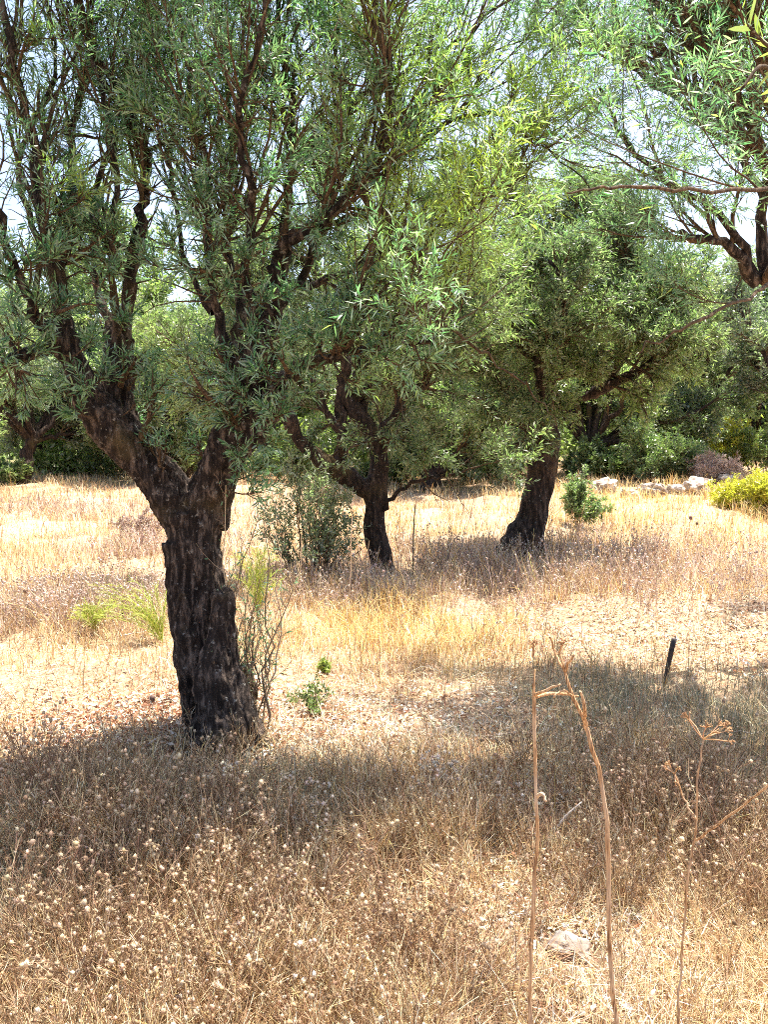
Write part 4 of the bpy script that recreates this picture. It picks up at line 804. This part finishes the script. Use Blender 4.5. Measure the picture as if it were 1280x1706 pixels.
def stalk(label, rows, branches=(), umbels=(), nodes=(), seed=0):
    g = rng(seed + 900); s = pline(rows, 0.0012, seed)
    x0, y0 = s[0, 0], s[0, 1]; s = np.vstack([[x0, y0, float(height(x0, y0)) - .02, s[0, 3] * 1.05], s])
    s[:, 3] *= 0.56; r = empty('dry_stalk', (x0, y0, float(height(x0, y0))), label, 'dry stalk', 'tall dry stalks in the foreground')
    a = Acc(); s = resample(s, 40); s[:, 3] *= 1 + .07 * g.normal(size=40); tubes(a, s[None, :, :3], s[None, :, 3], 9, pal(g, 1, ORANGE)); a.build('stem', M_STALK, r)
    for br in branches:
        b = pline(br, .001, seed); a = Acc(); tubes(a, b[None, :, :3], b[None, :, 3], 6, pal(g, 1, ORANGE)); a.build('branch', M_STALK, r)
    for (px, py, Y, R_, n, dx) in umbels:
        a = Acc(); umbel(a, g, pt(px, py, Y), np.array([dx, 0, 1.]), R_, n, ORANGE + [(0.4, .26, .15)]); a.build('seed_head', M_DRY, r)
    for (px, py, Y, rr) in nodes:
        a = Acc(); heads(a, g, pt(px, py, Y)[None], np.array([rr]), 1.0, [(0.34, .18, .08)], .15); a.build('node', M_STALK, r)
stalk('orange dry stalk, straight, with a swollen node low down, left of the pair',
      [(884, 1720, 1.35, .0068), (886, 1580, 1.36, .0066), (894, 1430, 1.37, .006), (893, 1300, 1.38, .0058), (890, 1160, 1.4, .005), (893, 1115, 1.4, .003)],
      [[(890, 1162, 1.4, .0035), (925, 1155, 1.42, .003), (965, 1160, 1.44, .002)], [(890, 1160, 1.4, .0035), (905, 1152, 1.38, .003), (935, 1140, 1.36, .0018)], [(894, 1330, 1.38, .003), (904, 1322, 1.36, .003), (912, 1335, 1.35, .002)]],
      [(888, 1095, 1.4, .03, 3, -.2)], [(884, 1573, 1.36, .007), (890, 1162, 1.4, .004)], 1)
stalk('orange dry stalk, bowed and forked near its top, right of the pair',
      [(1030, 1720, 1.30, .0072), (1016, 1560, 1.32, .0072), (1014, 1400, 1.33, .007), (1002, 1300, 1.34, .007), (975, 1205, 1.35, .0068), (955, 1160, 1.36, .006), (940, 1115, 1.37, .004), (932, 1085, 1.37, .002)],
      [[(977, 1210, 1.35, .004), (975, 1180, 1.33, .0035), (968, 1150, 1.32, .002)], [(955, 1160, 1.36, .003), (940, 1150, 1.36, .002), (925, 1160, 1.35, .0015)], [(943, 1120, 1.37, .003), (925, 1085, 1.4, .002), (918, 1060, 1.4, .0012)], [(942, 1118, 1.37, .003), (958, 1090, 1.35, .0018)]],
      [(932, 1088, 1.37, .03, 3, .1)], [(977, 1208, 1.35, .006), (1016, 1558, 1.32, .006)], 2)
stalk('thin brown dry stalk with a side branch and brown umbel, rightmost',
      [(1128, 1720, 1.6, .0045), (1136, 1600, 1.62, .0045), (1146, 1470, 1.63, .0045), (1160, 1390, 1.64, .004), (1164, 1300, 1.65, .0038), (1172, 1230, 1.66, .003)],
      [[(1160, 1400, 1.64, .003), (1200, 1370, 1.6, .0026), (1262, 1325, 1.55, .0022), (1300, 1290, 1.5, .0018)], [(1160, 1365, 1.64, .0025), (1140, 1330, 1.66, .002), (1125, 1290, 1.68, .0014)]],
      [(1172, 1232, 1.66, .055, 9, 0), (1125, 1290, 1.68, .03, 5, -.3)], [], 3)
# thin straw stalks in the shade and dark round seed heads in the field
def thinstalk(label, px, py, top, r=.003, head=0.0, seed=0, col=((0.6, .47, .3),), hcol=((.16, .10, .07),), lean=4):
    b = gpt(px, py); g = rng(seed + 300); Y = b[1]
    rt = empty('seed_stalk', tuple(b), label, 'seed stalk')
    s = pline([(px, py + 2, Y, r), (px + lean * .3, (py + top) / 2, Y, r * .9), (px + lean, top, Y, r * .7)], .003, seed); a = Acc(); tubes(a, s[None, :, :3], s[None, :, 3], 5, pal(g, 1, col)); a.build('stem', M_DRY, rt)
    if head:
        a = Acc(); heads(a, g, s[-1:, :3], np.array([head]), .35, hcol, .12); a.build('seed_head', M_DRY, rt)
thinstalk('dark round seed head on a thin stem at the left edge of the field', 38, 1085, 985, .004, .020, 1)
thinstalk('brown round seed head beside the left side of the near trunk', 252, 1205, 1162, .003, .020, 2)
thinstalk('brown seed head in the field between the left edge and the near trunk', 200, 1060, 1022, .003, .014, 3)
thinstalk('dark seed head standing in golden grass below the stones', 1148, 905, 862, .004, .030, 4)
thinstalk('second smaller dark seed head just right of the one below the stones', 1158, 906, 872, .004, .022, 5)
thinstalk('pale thin stem just right of the straight orange stalk', 908, 1345, 1210, .0025, .0, 6)
thinstalk('pale thin stem between the two orange stalks', 950, 1345, 1215, .0025, .008, 7, hcol=((.5, .4, .3),))
thinstalk('tall pale stem left of the slim twisted tree', 583, 1015, 860, .006, .0, 8)
thinstalk('pale stem hooking left of the tall pale one by the twisted tree', 604, 1000, 900, .006, .0, 9, lean=12)
thinstalk('dark branching stem right of the slim twisted tree', 688, 975, 840, .008, .0, 10, col=((.10, .09, .06),))
thinstalk('slender stem rising in front of the twisted tree sucker bush', 500, 1000, 880, .006, .0, 11)

# ------------------------------------------------------------------ metal stake
def stake():
    m, t, out = mat_new('rusty_dark_metal'); tc = N(t, 'ShaderNodeTexCoord'); n = N(t, 'ShaderNodeTexNoise'); n.inputs['Scale'].default_value = 40; t.links.new(tc.outputs['Object'], n.inputs['Vector'])
    c = ramp(t, n.outputs[0], [(0.4, (0.02, 0.018, 0.02)), (0.7, (0.07, 0.045, 0.035))]); pr = N(t, 'ShaderNodeBsdfPrincipled'); t.links.new(c, pr.inputs['Base Color']); pr.inputs['Roughness'].default_value = 0.7; t.links.new(pr.outputs[0], out.inputs[0])
    b = gpt(1108, 1140); Y = b[1]; a = Acc(); s = resample(pline([(1106, 1150, Y, .014), (1115, 1105, Y - .02, .015), (1124, 1064, Y - .04, .016)]), 8)
    tubes(a, s[None, :, :3], s[None, :, 3], 8, rough=.05); o = a.build('metal_stake', m, None, loc=b); o.location = b
    tag(o, 'short dark metal stake leaning in the shaded grass at the right', 'stake')
stake()
# dead sticks and cut twigs on the ground
g = rng(77)
for i, (p, q, r, lab) in enumerate([((700, 1185), (745, 1255), .004, 'pale bent stick left of the orange stalks in the shade'), ((905, 1425), (970, 1340), .004, 'pale stick slanting up between the two orange stalks'), ((490, 1290), (570, 1283), .005, 'white curved twig on the shaded ground right of the near trunk'), ((1080, 1706), (1092, 1655), .005, 'white twig at the bottom edge left of the thin brown stalk'), ((200, 1446), (248, 1440), .004, 'orange curved twig in the clover at the lower left'), ((1095, 1385), (1110, 1360), .004, 'short pale stub right of the bowed orange stalk')]):
    A_, B_ = gpt(*p), gpt(*q) if q[1] > p[1] - 12 else pt(q[0], q[1], gpt(*p)[1] + .02)
    A_ = A_ + [0, 0, .01]; Mi = (A_ + B_) / 2 + np.array([0, 0, .035]); s = smoothline(np.array([[*A_, r], [*Mi, r], [*(B_ + [0, 0, .01]), r * .6]])); a = Acc(); tubes(a, s[None, :, :3], s[None, :, 3], 6, pal(g, 1, [(0.66, .58, .46)] if i != 4 else [(0.6, .36, .14)]))
    o = a.build('dead_stick', M_DRY, None, loc=A_); o.location = A_; tag(o, lab, 'stick', 'sticks lying in the grass')
